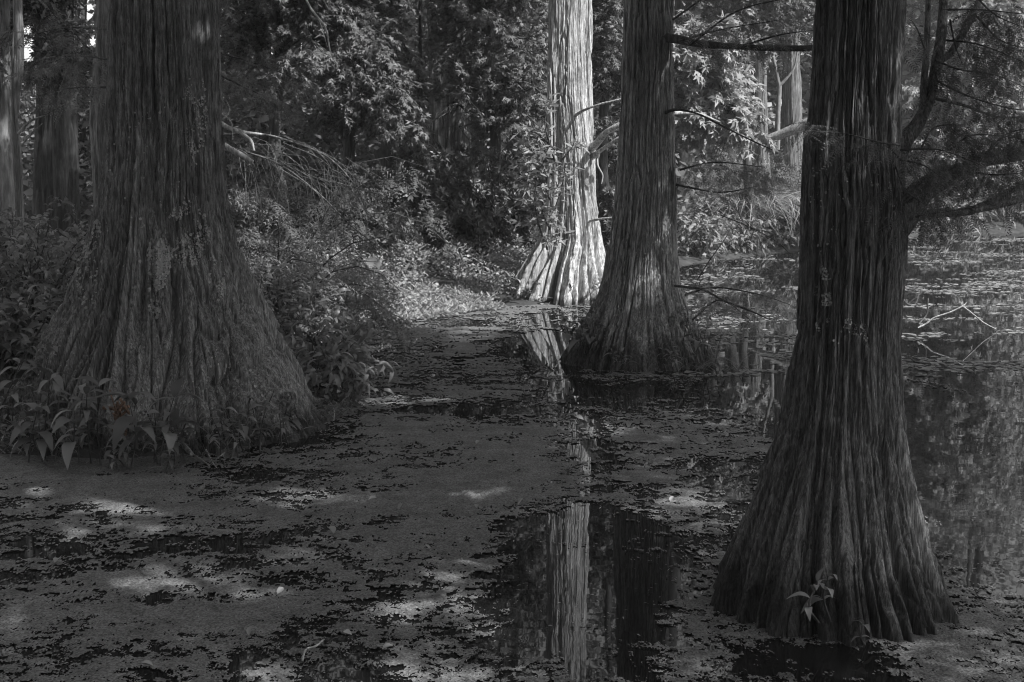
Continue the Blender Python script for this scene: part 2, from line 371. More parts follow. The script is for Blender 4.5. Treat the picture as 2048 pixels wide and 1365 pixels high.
# ------------------------------------------------------------------ tree trunks
def trunk(parent, rows, Y, ztop, bark, seed, nth=520, nz=520, nl=10, flare=.5, bw=.035, bh=.012, twist=0.0, topw=.55, name='trunk', lean=0.0, zbot=-.25, mi_extra=None, leanx=0.0, dens=1.6, lobexp=.5):
    """rows: (photo y, left edge, right edge); above the picture the stem goes on tapering up to ztop"""
    rr = sorted(((at(xl, y, Y), at(xr, y, Y)) for y, xl, xr in rows), key=lambda q: q[0][2])
    zs = np.array([a[2] for a, b in rr]); cx = np.array([(a[0]+b[0])/2 for a, b in rr]); rs = np.array([(b[0]-a[0])/2 for a, b in rr])
    rt = rs[-1]
    sl = (cx[-1]-cx[-3])/(zs[-1]-zs[-3]) if len(zs) > 3 else 0
    dz = ztop-zs[-1]
    zs = np.r_[zbot-.05, zs, zs[-1]+dz*.5, ztop]; cx = np.r_[cx[0]-(cx[1]-cx[0])*.3, cx, cx[-1]+dz*.5*(sl*.6+leanx), cx[-1]+dz*(sl*.6+leanx)]
    rs = np.r_[rs[0]*1.12, rs, rt*(1+topw)/2, rt*topw]
    u = np.linspace(0, 1, nz); z = zbot + (ztop-zbot)*u**dens
    C, R = np.interp(z, zs, cx), np.interp(z, zs, rs)
    ker = np.ones(9)/9
    for _ in range(2):
        C = np.convolve(np.pad(C, 4, 'edge'), ker, 'valid'); R = np.convolve(np.pad(R, 4, 'edge'), ker, 'valid')
    th = np.arange(nth)/nth*2*PI
    TH = th[None] + twist*z[:, None]; ZZ = z[:, None]*np.ones_like(TH); RR = R[:, None]
    fl = np.clip(1 - rt*1.04/RR, 0, 1)
    wob = .55*noise(np.cos(TH)*1.1, np.sin(TH)*1.1, ZZ*.35, seed) + .25*noise(np.cos(TH)*3, np.sin(TH)*3, ZZ*.8, seed+1)
    lob = np.abs(np.sin(nl/2*(TH + wob)))**lobexp
    lob2 = np.abs(np.sin(nl*1.35*(TH*1.0 + wob*1.3) + 1.0))**.6
    sub = .75 + .35*noise(np.cos(TH)*1.4, np.sin(TH)*1.4, ZZ*.2, seed+2)
    A = .012 + flare*fl
    r = RR*(1 + A*sub*(lob-.86) + A*.3*(lob2-.8))
    k = rt/bw*.62
    wz = .075/bw
    grow_ = np.clip(RR/rt-1, 0, 1.6)
    cx_, sy_ = np.cos(TH), np.sin(TH)
    wp = .30*noise(cx_*k, sy_*k, ZZ*wz*.6, seed+9) + .16*noise(cx_*k*2, sy_*k*2, ZZ*wz*3, seed+10) + .07*noise(cx_*k*3, sy_*k*3, ZZ*wz*9, seed+11)
    q = noise(cx_*k*1.25 + wp, sy_*k*1.25 + wp, ZZ*wz*.42, seed+3)
    q2 = noise(cx_*k*2.6 + wp, sy_*k*2.6 - wp, ZZ*wz*.9, seed+4)
    q3 = noise(cx_*k*5.5 + wp, sy_*k*5.5, ZZ*wz*1.8, seed+5)
    q4 = noise(cx_*k*1.6, sy_*k*1.6, ZZ*wz*4.5 + 2*wp, seed+12)           # cracks across the strips
    strip = noise(cx_*k*1.25 + wp, sy_*k*1.25 + wp, ZZ*wz*.15, seed+13)
    dep = .75 + .5*noise(cx_*2, sy_*2, ZZ*1.1, seed+14)
    cr = 1 - sst(.02, .24, np.abs(q)); cr2 = (1 - sst(.0, .2, np.abs(q2)))*sst(-.3, .3, strip)
    r = r - bh*2.3*cr*dep - bh*(.9+.8*grow_)*cr2*dep + bh*.8*np.tanh(q*7) + bh*.45*np.tanh(q2*6)*(.6+grow_) + bh*.5*q3 - bh*.6*(1 - sst(0, .1, np.abs(q4)))*(strip > .05) + bh*.8*strip*sst(.15, .5, np.abs(strip))
    rgb_ = np.random.default_rng(seed); r = r + bh*.10*rgb_.normal(0, 1, r.shape)
    V = np.stack([C[:, None] + r*np.cos(th)[None], Y + lean*ZZ + r*np.sin(th)[None], ZZ], -1)
    i = np.arange(nz-1)[:, None]*nth; j = np.arange(nth)[None]
    F = np.stack([i+j, i+(j+1) % nth, i+nth+(j+1) % nth, i+nth+j], -1).reshape(-1, 4)
    mb = MB(); mb.add(V.reshape(-1, 3), F)
    ob = mb.build(name, bark, parent)
    return ob, (lambda zq: np.array([np.interp(zq, z, C), Y + lean*zq, zq])), (lambda zq: float(np.interp(zq, z, R))), V

R_LC = [(0, 222, 432), (200, 219, 438), (300, 213, 446), (400, 197, 453), (500, 175, 478), (600, 141, 511), (700, 92, 560), (800, 36, 618), (850, 10, 654), (880, 0, 672)]
R_RC = [(0, 1637, 1806), (200, 1623, 1797), (300, 1611, 1799), (400, 1608, 1808), (500, 1603, 1808), (600, 1599, 1796), (700, 1589, 1793), (800, 1572, 1797), (900, 1544, 1811), (1000, 1507, 1831), (1100, 1464, 1856), (1215, 1424, 1898)]
R_MC = [(0, 1251, 1345), (200, 1244, 1347), (300, 1238, 1347), (400, 1231, 1350), (500, 1217, 1351), (550, 1207, 1356), (600, 1190, 1371), (650, 1161, 1393), (700, 1131, 1421), (735, 1112, 1440)]
R_BC = [(0, 1099, 1170), (100, 1097, 1170), (200, 1096, 1172), (300, 1103, 1183), (400, 1098, 1190), (480, 1082, 1205), (530, 1050, 1212), (570, 1030, 1222), (605, 1012, 1230)]

CH = {}
def cypress(key, name, label, rows, Y, base_px, **kw):
    b = on_water(*base_px)
    root = thing(name, label, 'tree', (b[0], Y, 0), 'bald cypresses standing in the swamp water')
    CH[key] = (root,) + trunk(root, rows, Y, parent_bark[key][1], parent_bark[key][0], parent_bark[key][2], **kw)[0:]
    return root
parent_bark = {'LC': (M['bark_left'], 12.0, 3), 'RC': (M['bark_right'], 11.5, 17), 'MC': (M['bark_mid'], 13.0, 29), 'BC': (M['bark_pale'], 14.0, 41)}
LC = cypress('LC', 'bald_cypress', 'massive cypress with widest flared base, herbs growing round its foot, left of the water', R_LC, 10.3, (324, 850), nth=1000, nz=900, nl=13, flare=.55, bw=.028, bh=.016, twist=.05, lobexp=.45)
RC = cypress('RC', 'bald_cypress', 'nearest dark cypress with low limbs on its right side, rising from open water', R_RC, 6.1, (1660, 1232), nth=940, nz=900, nl=11, flare=.46, bw=.0155, bh=.0085, twist=.10, leanx=.04)
MC = cypress('MC', 'bald_cypress', 'grey cypress in mid water, just in front of the sunlit one', R_MC, 13.5, (1277, 722), nth=760, nz=760, nl=12, flare=.30, bw=.023, bh=.012, lobexp=.42)
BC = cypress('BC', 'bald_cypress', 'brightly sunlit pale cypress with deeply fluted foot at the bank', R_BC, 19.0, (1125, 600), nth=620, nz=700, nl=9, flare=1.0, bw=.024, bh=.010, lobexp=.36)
# the fused second stem behind the sunlit cypress and its shaded left stem
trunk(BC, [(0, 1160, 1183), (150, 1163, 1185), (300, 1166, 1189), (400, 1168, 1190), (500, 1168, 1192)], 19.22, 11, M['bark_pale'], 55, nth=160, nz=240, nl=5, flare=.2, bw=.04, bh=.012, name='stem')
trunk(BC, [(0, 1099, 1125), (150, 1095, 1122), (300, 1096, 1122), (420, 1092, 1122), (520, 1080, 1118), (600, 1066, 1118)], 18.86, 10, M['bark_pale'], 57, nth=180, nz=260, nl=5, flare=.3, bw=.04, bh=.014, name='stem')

# ------------------------------------------------------------------ branch and foliage growers
def grow(rng, p0, d0, L, r0, n=8, droop=.15, wob=.18):
    p, d = [np.asarray(p0, float)], norm(np.asarray(d0, float)); s = L/n
    for i in range(n):
        d = norm(d + rng.normal(0, wob, 3)*[1, 1, .6] + [0, 0, -droop*i/n]); p.append(p[-1] + d*s)
    p = np.array(p); return p, np.linspace(r0, r0*.18, n+1)
class Leaves:
    def __init__(self): self.P, self.D, self.N, self.S = [], [], [], []
    def add(self, p, d, n, s): self.P.append(p); self.D.append(d); self.N.append(n); self.S.append(s)
    def arr(self): return [np.concatenate(a) for a in (self.P, self.D, self.N, self.S)]
def leafy(rng, wood, lv, p, r, ntw, twl, nl, size, flat=.35, hang=.2, t0=.2, twr=.006):
    """side twigs along the limb p with leaves along each twig"""
    n = len(p)
    for k in range(ntw):
        t = t0 + (1-t0)*(k+rng.random())/ntw; f = t*(n-1); i = min(int(f), n-2); q = p[i] + (p[i+1]-p[i])*(f-i)
        ax = norm(p[i+1]-p[i]); side = norm(np.cross(ax, [0, 0, 1.0]) + 1e-6)*(1 if k % 2 else -1)
        d = norm(ax*rng.uniform(.3, .9) + side*rng.uniform(.5, 1.1) + np.array([0, 0, rng.normal(0, flat) - hang*.5]))
        l = twl*rng.uniform(.6, 1.2)*(1.15-.5*t)
        tp = np.array([q, q+d*l*.5 + [0, 0, -.04*l], q+d*l + [0, 0, -hang*l*.6]])
        if wood is not None: tube(wood, tp, [twr, twr*.7, twr*.35], 3)
        u = rng.random(nl)**.8; bp = tp[0]*(1-u)[:, None] + tp[2]*u[:, None] + rng.normal(0, .03*l, (nl, 3))
        dd = norm(d[None]*.6 + rng.normal(0, .6, (nl, 3))*[1, 1, .5] + [0, 0, -hang])
        nn = norm(np.array([.3, -.32, .9])[None] + rng.normal(0, flat, (nl, 3)))
        lv.add(bp, dd, nn, size*rng.uniform(.6, 1.25, nl))

# --- sun patches: places on the water plane (projected along the sun) the crowns leave open
def sunproj(P): return P[:, :2] - P[:, 2:3]*(SUN_V[:2]/SUN_V[2])[None]
def px_spot(px, py, rx, ry): return blob(px, py, rx, ry)
SPOTS = [px_spot(*s) for s in ((590, 995, 95, 14), (140, 1075, 60, 26), (340, 1155, 90, 22), (500, 1195, 60, 18), (850, 1220, 130, 22), (60, 985, 60, 30), (790, 800, 95, 11), (10, 1245, 30, 34), (880, 1165, 60, 14), (690, 1350, 90, 20), (850, 1362, 80, 12), (620, 1120, 45, 14), (960, 985, 50, 9), (1165, 850, 40, 14), (230, 1010, 60, 18))]
rgs = np.random.default_rng(15)
for _ in range(22): SPOTS.append(px_spot(rgs.uniform(0, 1250), rgs.uniform(930, 1365), rgs.uniform(8, 30), rgs.uniform(4, 10)))
CAPS = []                                           # (point, radius) chains in 3-D that see the sun
for z in np.arange(.1, 2.3, .2): CAPS.append((.8, 18.6, z, .48))
for z in np.arange(2.7, 4.3, .2): CAPS.append((.95, 18.8, z, .13 if int(round(z*5)) % 3 == 0 else .25))
for x in np.arange(-2.6, .3, .4):
    for y in (16.6, 17.6, 18.8): CAPS.append((x, y, .2, .62))
for px, py, Yq, r in ((1860, 640, 15.4, .28), (1910, 620, 15.4, .28), (1965, 640, 15.4, .28), (1330, 470, 13.25, .12), (1320, 540, 13.15, .14), (1338, 380, 13.25, .10), (1340, 150, 13.3, .08), (1720, 120, 5.95, .05), (1700, 200, 5.95, .06), (1680, 160, 5.95, .05), (1750, 235, 5.95, .06), (1690, 240, 5.95, .04), (1740, 290, 5.95, .05), (1660, 205, 5.95, .05), (1770, 195, 5.95, .04)):
    q = at(px, py, Yq); CAPS.append((*q, r))
CAPS2 = []
for px, py, Yq, rr_ in ((520, 430, 13.4, .3), (600, 440, 14, .35), (560, 510, 13.5, .3), (650, 510, 14.5, .3), (480, 370, 13, .25), (700, 190, 19, .6), (800, 240, 19.6, .6), (900, 60, 21, .8), (1000, 150, 21, .8), (1050, 60, 21, .7), (560, 90, 19, .6), (640, 40, 19, .5), (850, 420, 19.5, .5), (940, 380, 20, .6), (1000, 470, 20.2, .4), (780, 470, 19.3, .4), (1400, 170, 24, 1.1), (1460, 240, 24, .8), (1360, 100, 24, .8), (650, 640, 12, .25), (30, 700, 11, .2), (912, 255, 22.8, .35), (500, 60, 19, .7), (480, 150, 19, .6), (560, 200, 18.5, .6), (620, 130, 19, .6), (760, 90, 20, .7)):
    CAPS2.append((*at(px, py, Yq), rr_))
def shaded(P, pad=0.0, crown=False):
    q = sunproj(P); k = np.ones(len(P), bool); wob = .75*noise(q[:, 0]*5, q[:, 1]*3, 0, 71)
    for a, b, ra, rb in SPOTS: k &= ((q[:, 0]-a)/(ra+pad))**2 + ((q[:, 1]-b)/(rb+pad))**2 > 1 + wob
    for x, y, z, r in CAPS + (CAPS2 if crown else []):
        c = sunproj(np.array([[x, y, z]]))[0]; k &= (q[:, 0]-c[0])**2 + (q[:, 1]-c[1])**2 > (r+pad)**2
    return k

def cypress_crown(root, axis, rad, z0, z1, reach, off, nlimb, seed, bark, needle, per=34, carve=True, size=.34):
    """layered limbs with feathery sprays, carved where the photograph has sun patches"""
    rng = np.random.default_rng(seed); wood, lv = MB(), Leaves()
    for i in range(nlimb):
        z = z0 + (z1-z0)*(i+.5*rng.random())/nlimb; a = i*2.4 + rng.normal(0, .3); c = axis(z)
        tgt = np.array([math.cos(a)*reach[0] + off[0], math.sin(a)*reach[1] + off[1]])*(1-.45*(z-z0)/(z1-z0+.01))
        L = float(np.hypot(*tgt))*rng.uniform(.75, 1.1); d = np.array([tgt[0], tgt[1], L*rng.uniform(.05, .3)])
        p, r = grow(rng, c, d, L, min(.09, rad(z)*.45), 10, .25, .12); tube(wood, p, r, 6, .1, seed=i)
        for k in range(9):
            f = rng.uniform(.18, .95)*10; q = p[int(f)]; ax = norm(p[int(f)+1]-q)
            sd = norm(np.cross(ax, [0, 0, 1.0]))*(1 if k % 2 else -1)
            p2, r2 = grow(rng, q, ax*.6 + sd*rng.uniform(.5, 1.1), rng.uniform(.9, 2.0), .02, 6, .3, .15); tube(wood, p2, r2, 4)
            leafy(rng, None, lv, p2, r2, 8, .55, per//8+3, size, .3, .25, .05)
        leafy(rng, None, lv, p, r, 14, .6, per//8+3, size, .3, .25, .3)
    P, D, Nn, S = lv.arr()
    if carve:
        k = shaded(P + D*S[:, None]*.5, .09, True); P, D, Nn, S = P[k], D[k], Nn[k], S[k]
    wood.build('limbs', bark, root)['kind'] = 'stuff'
    fb = MB(); place(fb, FRONDF, P, D, Nn, S); o = fb.build('crown', needle, root)
    return len(P)
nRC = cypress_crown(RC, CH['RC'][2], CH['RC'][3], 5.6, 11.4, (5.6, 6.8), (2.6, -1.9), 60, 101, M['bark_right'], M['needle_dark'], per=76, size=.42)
nLC = cypress_crown(LC, CH['LC'][2], CH['LC'][3], 5.8, 11.8, (3.6, 3.6), (.3, .3), 15, 102, M['bark_left'], M['needle'], per=44, size=.40)
nMC = cypress_crown(MC, CH['MC'][2], CH['MC'][3], 6.6, 12.6, (3.4, 3.4), (.6, -.4), 18, 103, M['bark_mid'], M['needle'], per=48, size=.40)
nBC = cypress_crown(BC, CH['BC'][2], CH['BC'][3], 7.2, 13.6, (2.8, 2.8), (0, .6), 18, 104, M['bark_pale'], M['needle'], per=40, size=.40)

# unseen cypress added outside the right edge to shade the mid water cypress
SHADE_TREE = thing('bald_cypress', 'unseen cypress added beyond the right picture edge to shade the mid water cypress', 'tree', (7.6, 10.2, 0))
zz = np.linspace(-.3, 11.5, 40); tb = MB(); tube(tb, np.c_[7.6+0*zz, 10.2+0*zz, zz], .22 + .45*np.exp(-np.maximum(zz, 0)/.7) - .012*np.maximum(zz, 0), 40, .12); tb.build('trunk', M['bark_mid'], SHADE_TREE)
cypress_crown(SHADE_TREE, lambda z: np.array([7.6, 10.2, z]), lambda z: .15, 3.6, 10.6, (3.2, 3.2), (-.5, .1), 24, 106, M['bark_mid'], M['needle'], per=50, size=.42)

# --- limbs that the photograph shows
def limb(parent, pts, w, bark, Y=None, k=14, n=26, bump=.22, name='limb', seed=0, cone=None):
    """pts: (photo x, y, Y); w: pixel widths at the ends"""
    q = np.array([at(*p) for p in pts]); pp = path(q, n)
    r = np.interp(np.linspace(0, 1, n), np.linspace(0, 1, len(w)), w)/2*pp[:, 1]/FOC
    mb = MB(); tube(mb, pp, r, k, bump, seed=seed, stretch=5); return mb.build(name, bark, parent), pp
def sprays(parent, boxes, T, mt, seed, size, hang=.35, name='foliage', wood=True, barkm=None):
    """feathery hanging sprays: list of (points path px, number of twigs, twig length, leaves per twig)"""
    rng = np.random.default_rng(seed); fb, lv = MB(), Leaves()
    for pts, ntw, twl, nl in boxes:
        ntw = int(ntw*1.0+.5); nl = int(nl*.8)
        p = path(np.array([at(*q) for q in pts]), 12)
        tube(fb, p, np.linspace(.0011, .0003, 12)*p[:, 1].mean()*.75, 4, mi=1)
        leafy(rng, None, lv, p, None, ntw, twl, nl, size, .45, hang, .02)
    P, D, Nn, S = lv.arr(); place(fb, T, P, D, Nn, S)
    return fb.build(name, [mt, barkm or M['bark_dark']], parent)
Yr = 6.25
limb(RC, [(1745, 470, 6.2), (1800, 430, 6.12), (1838, 388, 6.1), (1888, 357, 6.15), (1928, 343, 6.25), (1965, 320, 6.4), (2060, 303, 6.7), (2200, 260, 7.2)], [120, 78, 50, 44, 34, 30, 24, 18], M['bark_right'], seed=1)
limb(RC, [(1755, 540, 6.2), (1790, 470, 6.08), (1831, 434, 6.05), (1924, 424, 6.1), (1990, 410, 6.2), (2060, 395, 6.3), (2200, 370, 6.6)], [70, 44, 20, 17, 16, 15, 10], M['bark_right'], seed=2)
limb(RC, [(1940, 421, 6.1), (1985, 400, 6.2), (2060, 368, 6.35), (2180, 330, 6.6)], [10, 12, 11, 7], M['bark_right'], seed=3, k=9)
limb(RC, [(1775, 350, 6.25), (1806, 290, 6.3), (1836, 246, 6.35), (1859, 198, 6.4), (1874, 132, 6.45), (1884, 53, 6.5), (1888, -30, 6.55), (1900, -200, 6.7)], [60, 34, 26, 22, 22, 20, 17, 10], M['bark_right'], seed=4)
limb(RC, [(1842, 240, 6.35), (1849, 154, 6.42), (1855, 60, 6.45), (1857, -40, 6.5), (1850, -160, 6.5)], [10, 14, 12, 11, 6], M['bark_right'], seed=5, k=9)
limb(RC, [(1876, 130, 6.45), (1905, 100, 6.5), (1945, 30, 6.6), (1985, -60, 6.8)], [9, 13, 14, 9], M['bark_right'], seed=6, k=9)
limb(RC, [(1860, 195, 6.4), (1930, 212, 6.4), (2000, 235, 6.5), (2070, 232, 6.6)], [7, 6, 5, 3], M['bark_right'], seed=7, k=6)
sprays(RC, [([(1800, 290, 5.9), (1760, 285, 5.75), (1690, 268, 5.72), (1615, 262, 5.72)], 10, .16, 16),
            ([(1800, 320, 5.9), (1845, 330, 5.85), (1890, 360, 5.8)], 7, .2, 14), ([(1790, 330, 5.95), (1810, 380, 5.8), (1850, 410, 5.75)], 6, .2, 14), ([(1800, 300, 5.95), (1880, 300, 5.9), (1960, 330, 5.95)], 10, .25, 16),
            ([(1870, 160, 6.4), (1930, 190, 6.3), (2010, 215, 6.3), (2080, 225, 6.4)], 14, .3, 15), ([(1880, 80, 6.5), (1960, 90, 6.4), (2060, 130, 6.4)], 14, .3, 14),
            ([(1885, 20, 6.5), (1960, 20, 6.5), (2060, 30, 6.5)], 14, .32, 13), ([(1930, 343, 6.2), (1990, 350, 6.1), (2060, 345, 6.1)], 12, .22, 16), ([(1950, 30, 6.6), (2000, 80, 6.6), (2060, 100, 6.7)], 10, .3, 14),
            ([(1850, 100, 6.4), (1835, 60, 6.3), (1822, 40, 6.2)], 5, .18, 9), ([(1960, 320, 6.4), (2010, 270, 6.4), (2070, 255, 6.4)], 12, .3, 16), ([(1840, 300, 6.1), (1870, 255, 6.2), (1930, 250, 6.2)], 12, .25, 18), ([(1900, 300, 6.0), (1950, 270, 6.0), (2060, 280, 6.0)], 14, .26, 16),
            ([(1831, 434, 5.95), (1880, 425, 5.95), (1960, 415, 6.0)], 9, .14, 10), ([(1940, -20, 6.6), (1990, 30, 6.5), (2060, 60, 6.5)], 14, .32, 15), ([(1870, 120, 6.3), (1920, 140, 6.3), (1990, 150, 6.3), (2060, 180, 6.4)], 14, .3, 14), ([(1900, 40, 6.5), (1910, 90, 6.4), (1925, 130, 6.35)], 10, .28, 13)],
       FROND, M['needle_dark'], 7, .10, .45)
limb(MC, [(1300, 70, 13.45), (1345, 78, 13.3), (1400, 88, 13.0), (1480, 94, 12.6), (1560, 97, 12.2), (1660, 95, 11.7), (1780, 85, 11.2)], [24, 18, 14, 12, 12, 11, 8], M['bark_dark'], seed=11)
limb(MC, [(1320, 232, 13.4), (1350, 220, 13.2), (1395, 228, 13.0), (1440, 250, 12.8), (1500, 280, 12.5), (1545, 300, 12.4)], [8, 5, 4, 4, 3, 2], M['bark_dark'], seed=12, k=8)
sprays(MC, [([(1360, 82, 13.0), (1440, 60, 12.9), (1560, 40, 12.6)], 12, .55, 16), ([(1380, 90, 12.9), (1480, 20, 12.7), (1620, -10, 12.4)], 12, .6, 16), ([(1480, 94, 12.6), (1560, 70, 12.4), (1640, 60, 12.1)], 12, .5, 16),
            ([(1345, 40, 13.1), (1420, -10, 13), (1520, -50, 12.8)], 12, .6, 14), ([(1360, 340, 13.4), (1430, 325, 13.2), (1530, 335, 13.0)], 14, .35, 18), ([(1352, 370, 13.4), (1440, 385, 13.2), (1520, 372, 13)], 12, .3, 15),
            ([(1370, 590, 12.9), (1430, 575, 12.6), (1520, 590, 12.4), (1580, 610, 12.2)], 13, .3, 11), ([(1385, 640, 12.9), (1440, 600, 12.6), (1500, 640, 12.3)], 10, .28, 10)], FRONDM, M['needle'], 9, .17, .3)
sprays(LC, [([(222, 120, 10.4), (150, 112, 11), (70, 135, 11.3)], 12, .4, 16), ([(225, 175, 10.4), (160, 175, 11), (90, 185, 11.2)], 10, .35, 14), ([(222, 60, 10.4), (140, 55, 11), (60, 70, 11.3)], 9, .35, 12),
            ([(436, 105, 10.5), (520, 130, 11), (610, 165, 11.4)], 12, .4, 16), ([(438, 150, 10.5), (500, 180, 11), (560, 205, 11.2)], 12, .35, 18)], FRONDM, M['needle'], 19, .14, .3)
# pale limbs of the sunlit cypress
limb(BC, [(1176, 300, 19.0), (1192, 288, 18.8), (1212, 266, 18.6), (1240, 250, 18.5), (1290, 235, 18.6), (1348, 227, 18.7), (1395, 228, 18.8), (1440, 245, 18.9)], [22, 14, 13, 11, 9, 8, 6, 3], M['bark_pale'], seed=21, k=10)
limb(BC, [(1178, 318, 19.0), (1197, 305, 18.8), (1218, 290, 18.6), (1240, 276, 18.5), (1280, 262, 18.5)], [14, 9, 8, 7, 4], M['bark_pale'], seed=22, k=8)
limb(BC, [(1150, 232, 18.8), (1168, 221, 18.5), (1197, 210, 18.4), (1245, 198, 18.4), (1300, 190, 18.4)], [8, 5, 4, 3, 2], M['bark_mid'], seed=23, k=8)
limb(BC, [(1170, 445, 18.8), (1197, 439, 18.5), (1225, 436, 18.4), (1245, 437, 18.3)], [6, 5, 4, 2], M['bark_mid'], seed=24, k=6)
limb(BC, [(1198, 305, 18.7), (1195, 330, 18.6), (1205, 350, 18.6), (1203, 368, 18.6)], [5, 4, 3, 2], M['twig_pale'], seed=25, k=5)
sprays(BC, [([(1110, 300, 18.2), (1070, 265, 18.1), (1035, 270, 18.1)], 8, .28, 10), ([(1110, 320, 18.2), (1075, 310, 18.1), (1050, 290, 18.1)], 8, .28, 10), ([(1112, 330, 18.2), (1090, 250, 18.1), (1100, 205, 18.1)], 8, .28, 10),
            ([(1100, 400, 18.2), (1080, 360, 18.1), (1060, 340, 18.1)], 9, .3, 12), ([(1118, 330, 18.15), (1140, 300, 18.1), (1160, 285, 18.1)], 7, .25, 8), ([(1100, 460, 18.2), (1085, 420, 18.1), (1090, 380, 18.1)], 9, .3, 12),
            ([(1098, 490, 18.2), (1120, 470, 18.1), (1100, 440, 18.1)], 7, .25, 9), ([(1095, 500, 18.2), (1075, 440, 18.1), (1070, 380, 18.05), (1080, 320, 18.0)], 14, .3, 14), ([(1110, 420, 18.15), (1125, 370, 18.1), (1130, 330, 18.05)], 10, .22, 10), ([(1105, 350, 18.15), (1060, 330, 18.05), (1040, 300, 18.05)], 10, .26, 12)], T_lance(.16), M['leaf_pale'], 31, .13, .1)

# lichen crusts on the left cypress and pale flecks on the middle one
def lichen(root, V, spots, seed, n, smin, smax, material):
    rng = np.random.default_rng(seed); mb = MB(); nz, nth = V.shape[:2]
    du = np.roll(V, -1, 1)-np.roll(V, 1, 1); dv = np.gradient(V, axis=0); NN = norm(np.cross(du, dv))
    # photo position of every vertex
    x, y, z = V[..., 0], V[..., 1], V[..., 2]-CAM_H
    dep = y*CP - z*SP; px = 1024 + FOC*x/dep; py = 682.5 - FOC*(y*SP + z*CP)/dep
    front = NN[..., 1] < -.12
    for sx, sy, rx, ry, k in spots:
        w = front & (((px-sx)/rx)**2 + ((py-sy)/ry)**2 < 1) & (fbm(px/17., py/30., 0, seed) > -.15)
        ii = np.argwhere(w)
        if len(ii) == 0: continue
        ii = ii[rng.integers(0, len(ii), int(k*n))]
        P = V[ii[:, 0], ii[:, 1]]; Nn = norm(NN[ii[:, 0], ii[:, 1]] + rng.normal(0, .35, (len(ii), 3)))
        D = norm(np.cross(Nn, rng.normal(0, 1, (len(ii), 3)))); S = rng.uniform(smin, smax, len(ii))*rng.choice([.5, .7, 1], len(ii))
        place(mb, ROUND, P + Nn*.006 - D*S[:, None]*.5, D, Nn, S)
    o = mb.build('lichen', material, root, smooth=False); o['kind'] = 'stuff'; return o
lichen(LC, CH['LC'][4], [(318, 520, 22, 60, 1.2), (375, 470, 45, 65, 1), (175, 550, 22, 70, 1.3), (195, 480, 10, 40, .5), (390, 230, 25, 90, .35), (310, 600, 14, 40, .4), (430, 560, 20, 50, .2), (130, 720, 60, 80, .1), (380, 820, 120, 60, .14), (470, 760, 60, 80, .12), (300, 400, 100, 200, .15)], 5, 900, .008, .024, M['lichen'])
lichen(MC, CH['MC'][4], [(1265, 640, 80, 60, 1), (1290, 560, 60, 60, .5)], 6, 170, .010, .022, M['lichen'])
lichen(RC, CH['RC'][4], [(1645, 600, 18, 70, 1), (1700, 665, 40, 30, .4), (1760, 400, 30, 60, .2), (1660, 400, 40, 120, .3)], 8, 300, .005, .013, M['lichen'])

def pix(P):
    dep = P[:, 1]*CP - (P[:, 2]-CAM_H)*SP
    return 1024 + FOC*P[:, 0]/dep, 682.5 - FOC*(P[:, 1]*SP + (P[:, 2]-CAM_H)*CP)/dep
def leaf_gap(P):
    """False in the small openings of the crowns where the sky comes through"""
    x, y = pix(P); k = np.ones(len(P), bool)
    for a, b, c, d in ((47, 63, 52, 116), (64, 70, 70, 84), (150, 158, 76, 92), (170, 182, 2, 30), (540, 548, 92, 104), (600, 612, 88, 96), (184, 188, 60, 84)): k &= ~((x > a-9) & (x < b+7) & (y > c-9) & (y < d+9))
    return k
# ------------------------------------------------------------------ background trees with visible trunks
def bg_trunk(name, label, rows, Y, ztop, bark, seed, group=None, **kw):
    cx = (rows[-1][1]+rows[-1][2])/2; b = at(cx, rows[-1][0], Y); gz = float(ground_z(np.array([b[0]]), np.array([Y]))[0])
    root = thing(name, label, 'tree', (b[0], Y, gz), group)
    o = dict(nth=120, nz=220, nl=7, flare=.25, bw=.05, bh=.012, zbot=gz-.1, dens=1.0); o.update(kw)
    return root, trunk(root, rows, Y, ztop, bark, seed, **o)
def broad_crown(root, axis, z0, z1, reach, nl, seed, leafm, T, size, bark, ntw=9, per=11, twl=.7, droop=.2, keepf=None):
    rng = np.random.default_rng(seed); wood, lv = MB(), Leaves()
    for i in range(nl):
        z = z0+(z1-z0)*(i+rng.random()*.6)/nl; a = i*2.4+rng.normal(0, .4)
        L = reach*rng.uniform(.6, 1.1)*(1-.5*((z-z0)/(z1-z0))**2)
        p, r = grow(rng, axis(z), [math.cos(a), math.sin(a), rng.uniform(-.1, .45)], L, .035, 8, droop, .2); tube(wood, p, r, 5)
        leafy(rng, wood, lv, p, r, ntw, twl, per, size, .45, .25, .12)
    P, D, Nn, S = lv.arr()
    if keepf is not None: k = keepf(P); P, D, Nn, S = P[k], D[k], Nn[k], S[k]
    k = shaded(P, .1) & leaf_gap(P); P, D, Nn, S = P[k], D[k], Nn[k], S[k]
    place(wood, T, P, D, Nn, S, 1)
    return wood.build('crown', [bark, leafm], root)

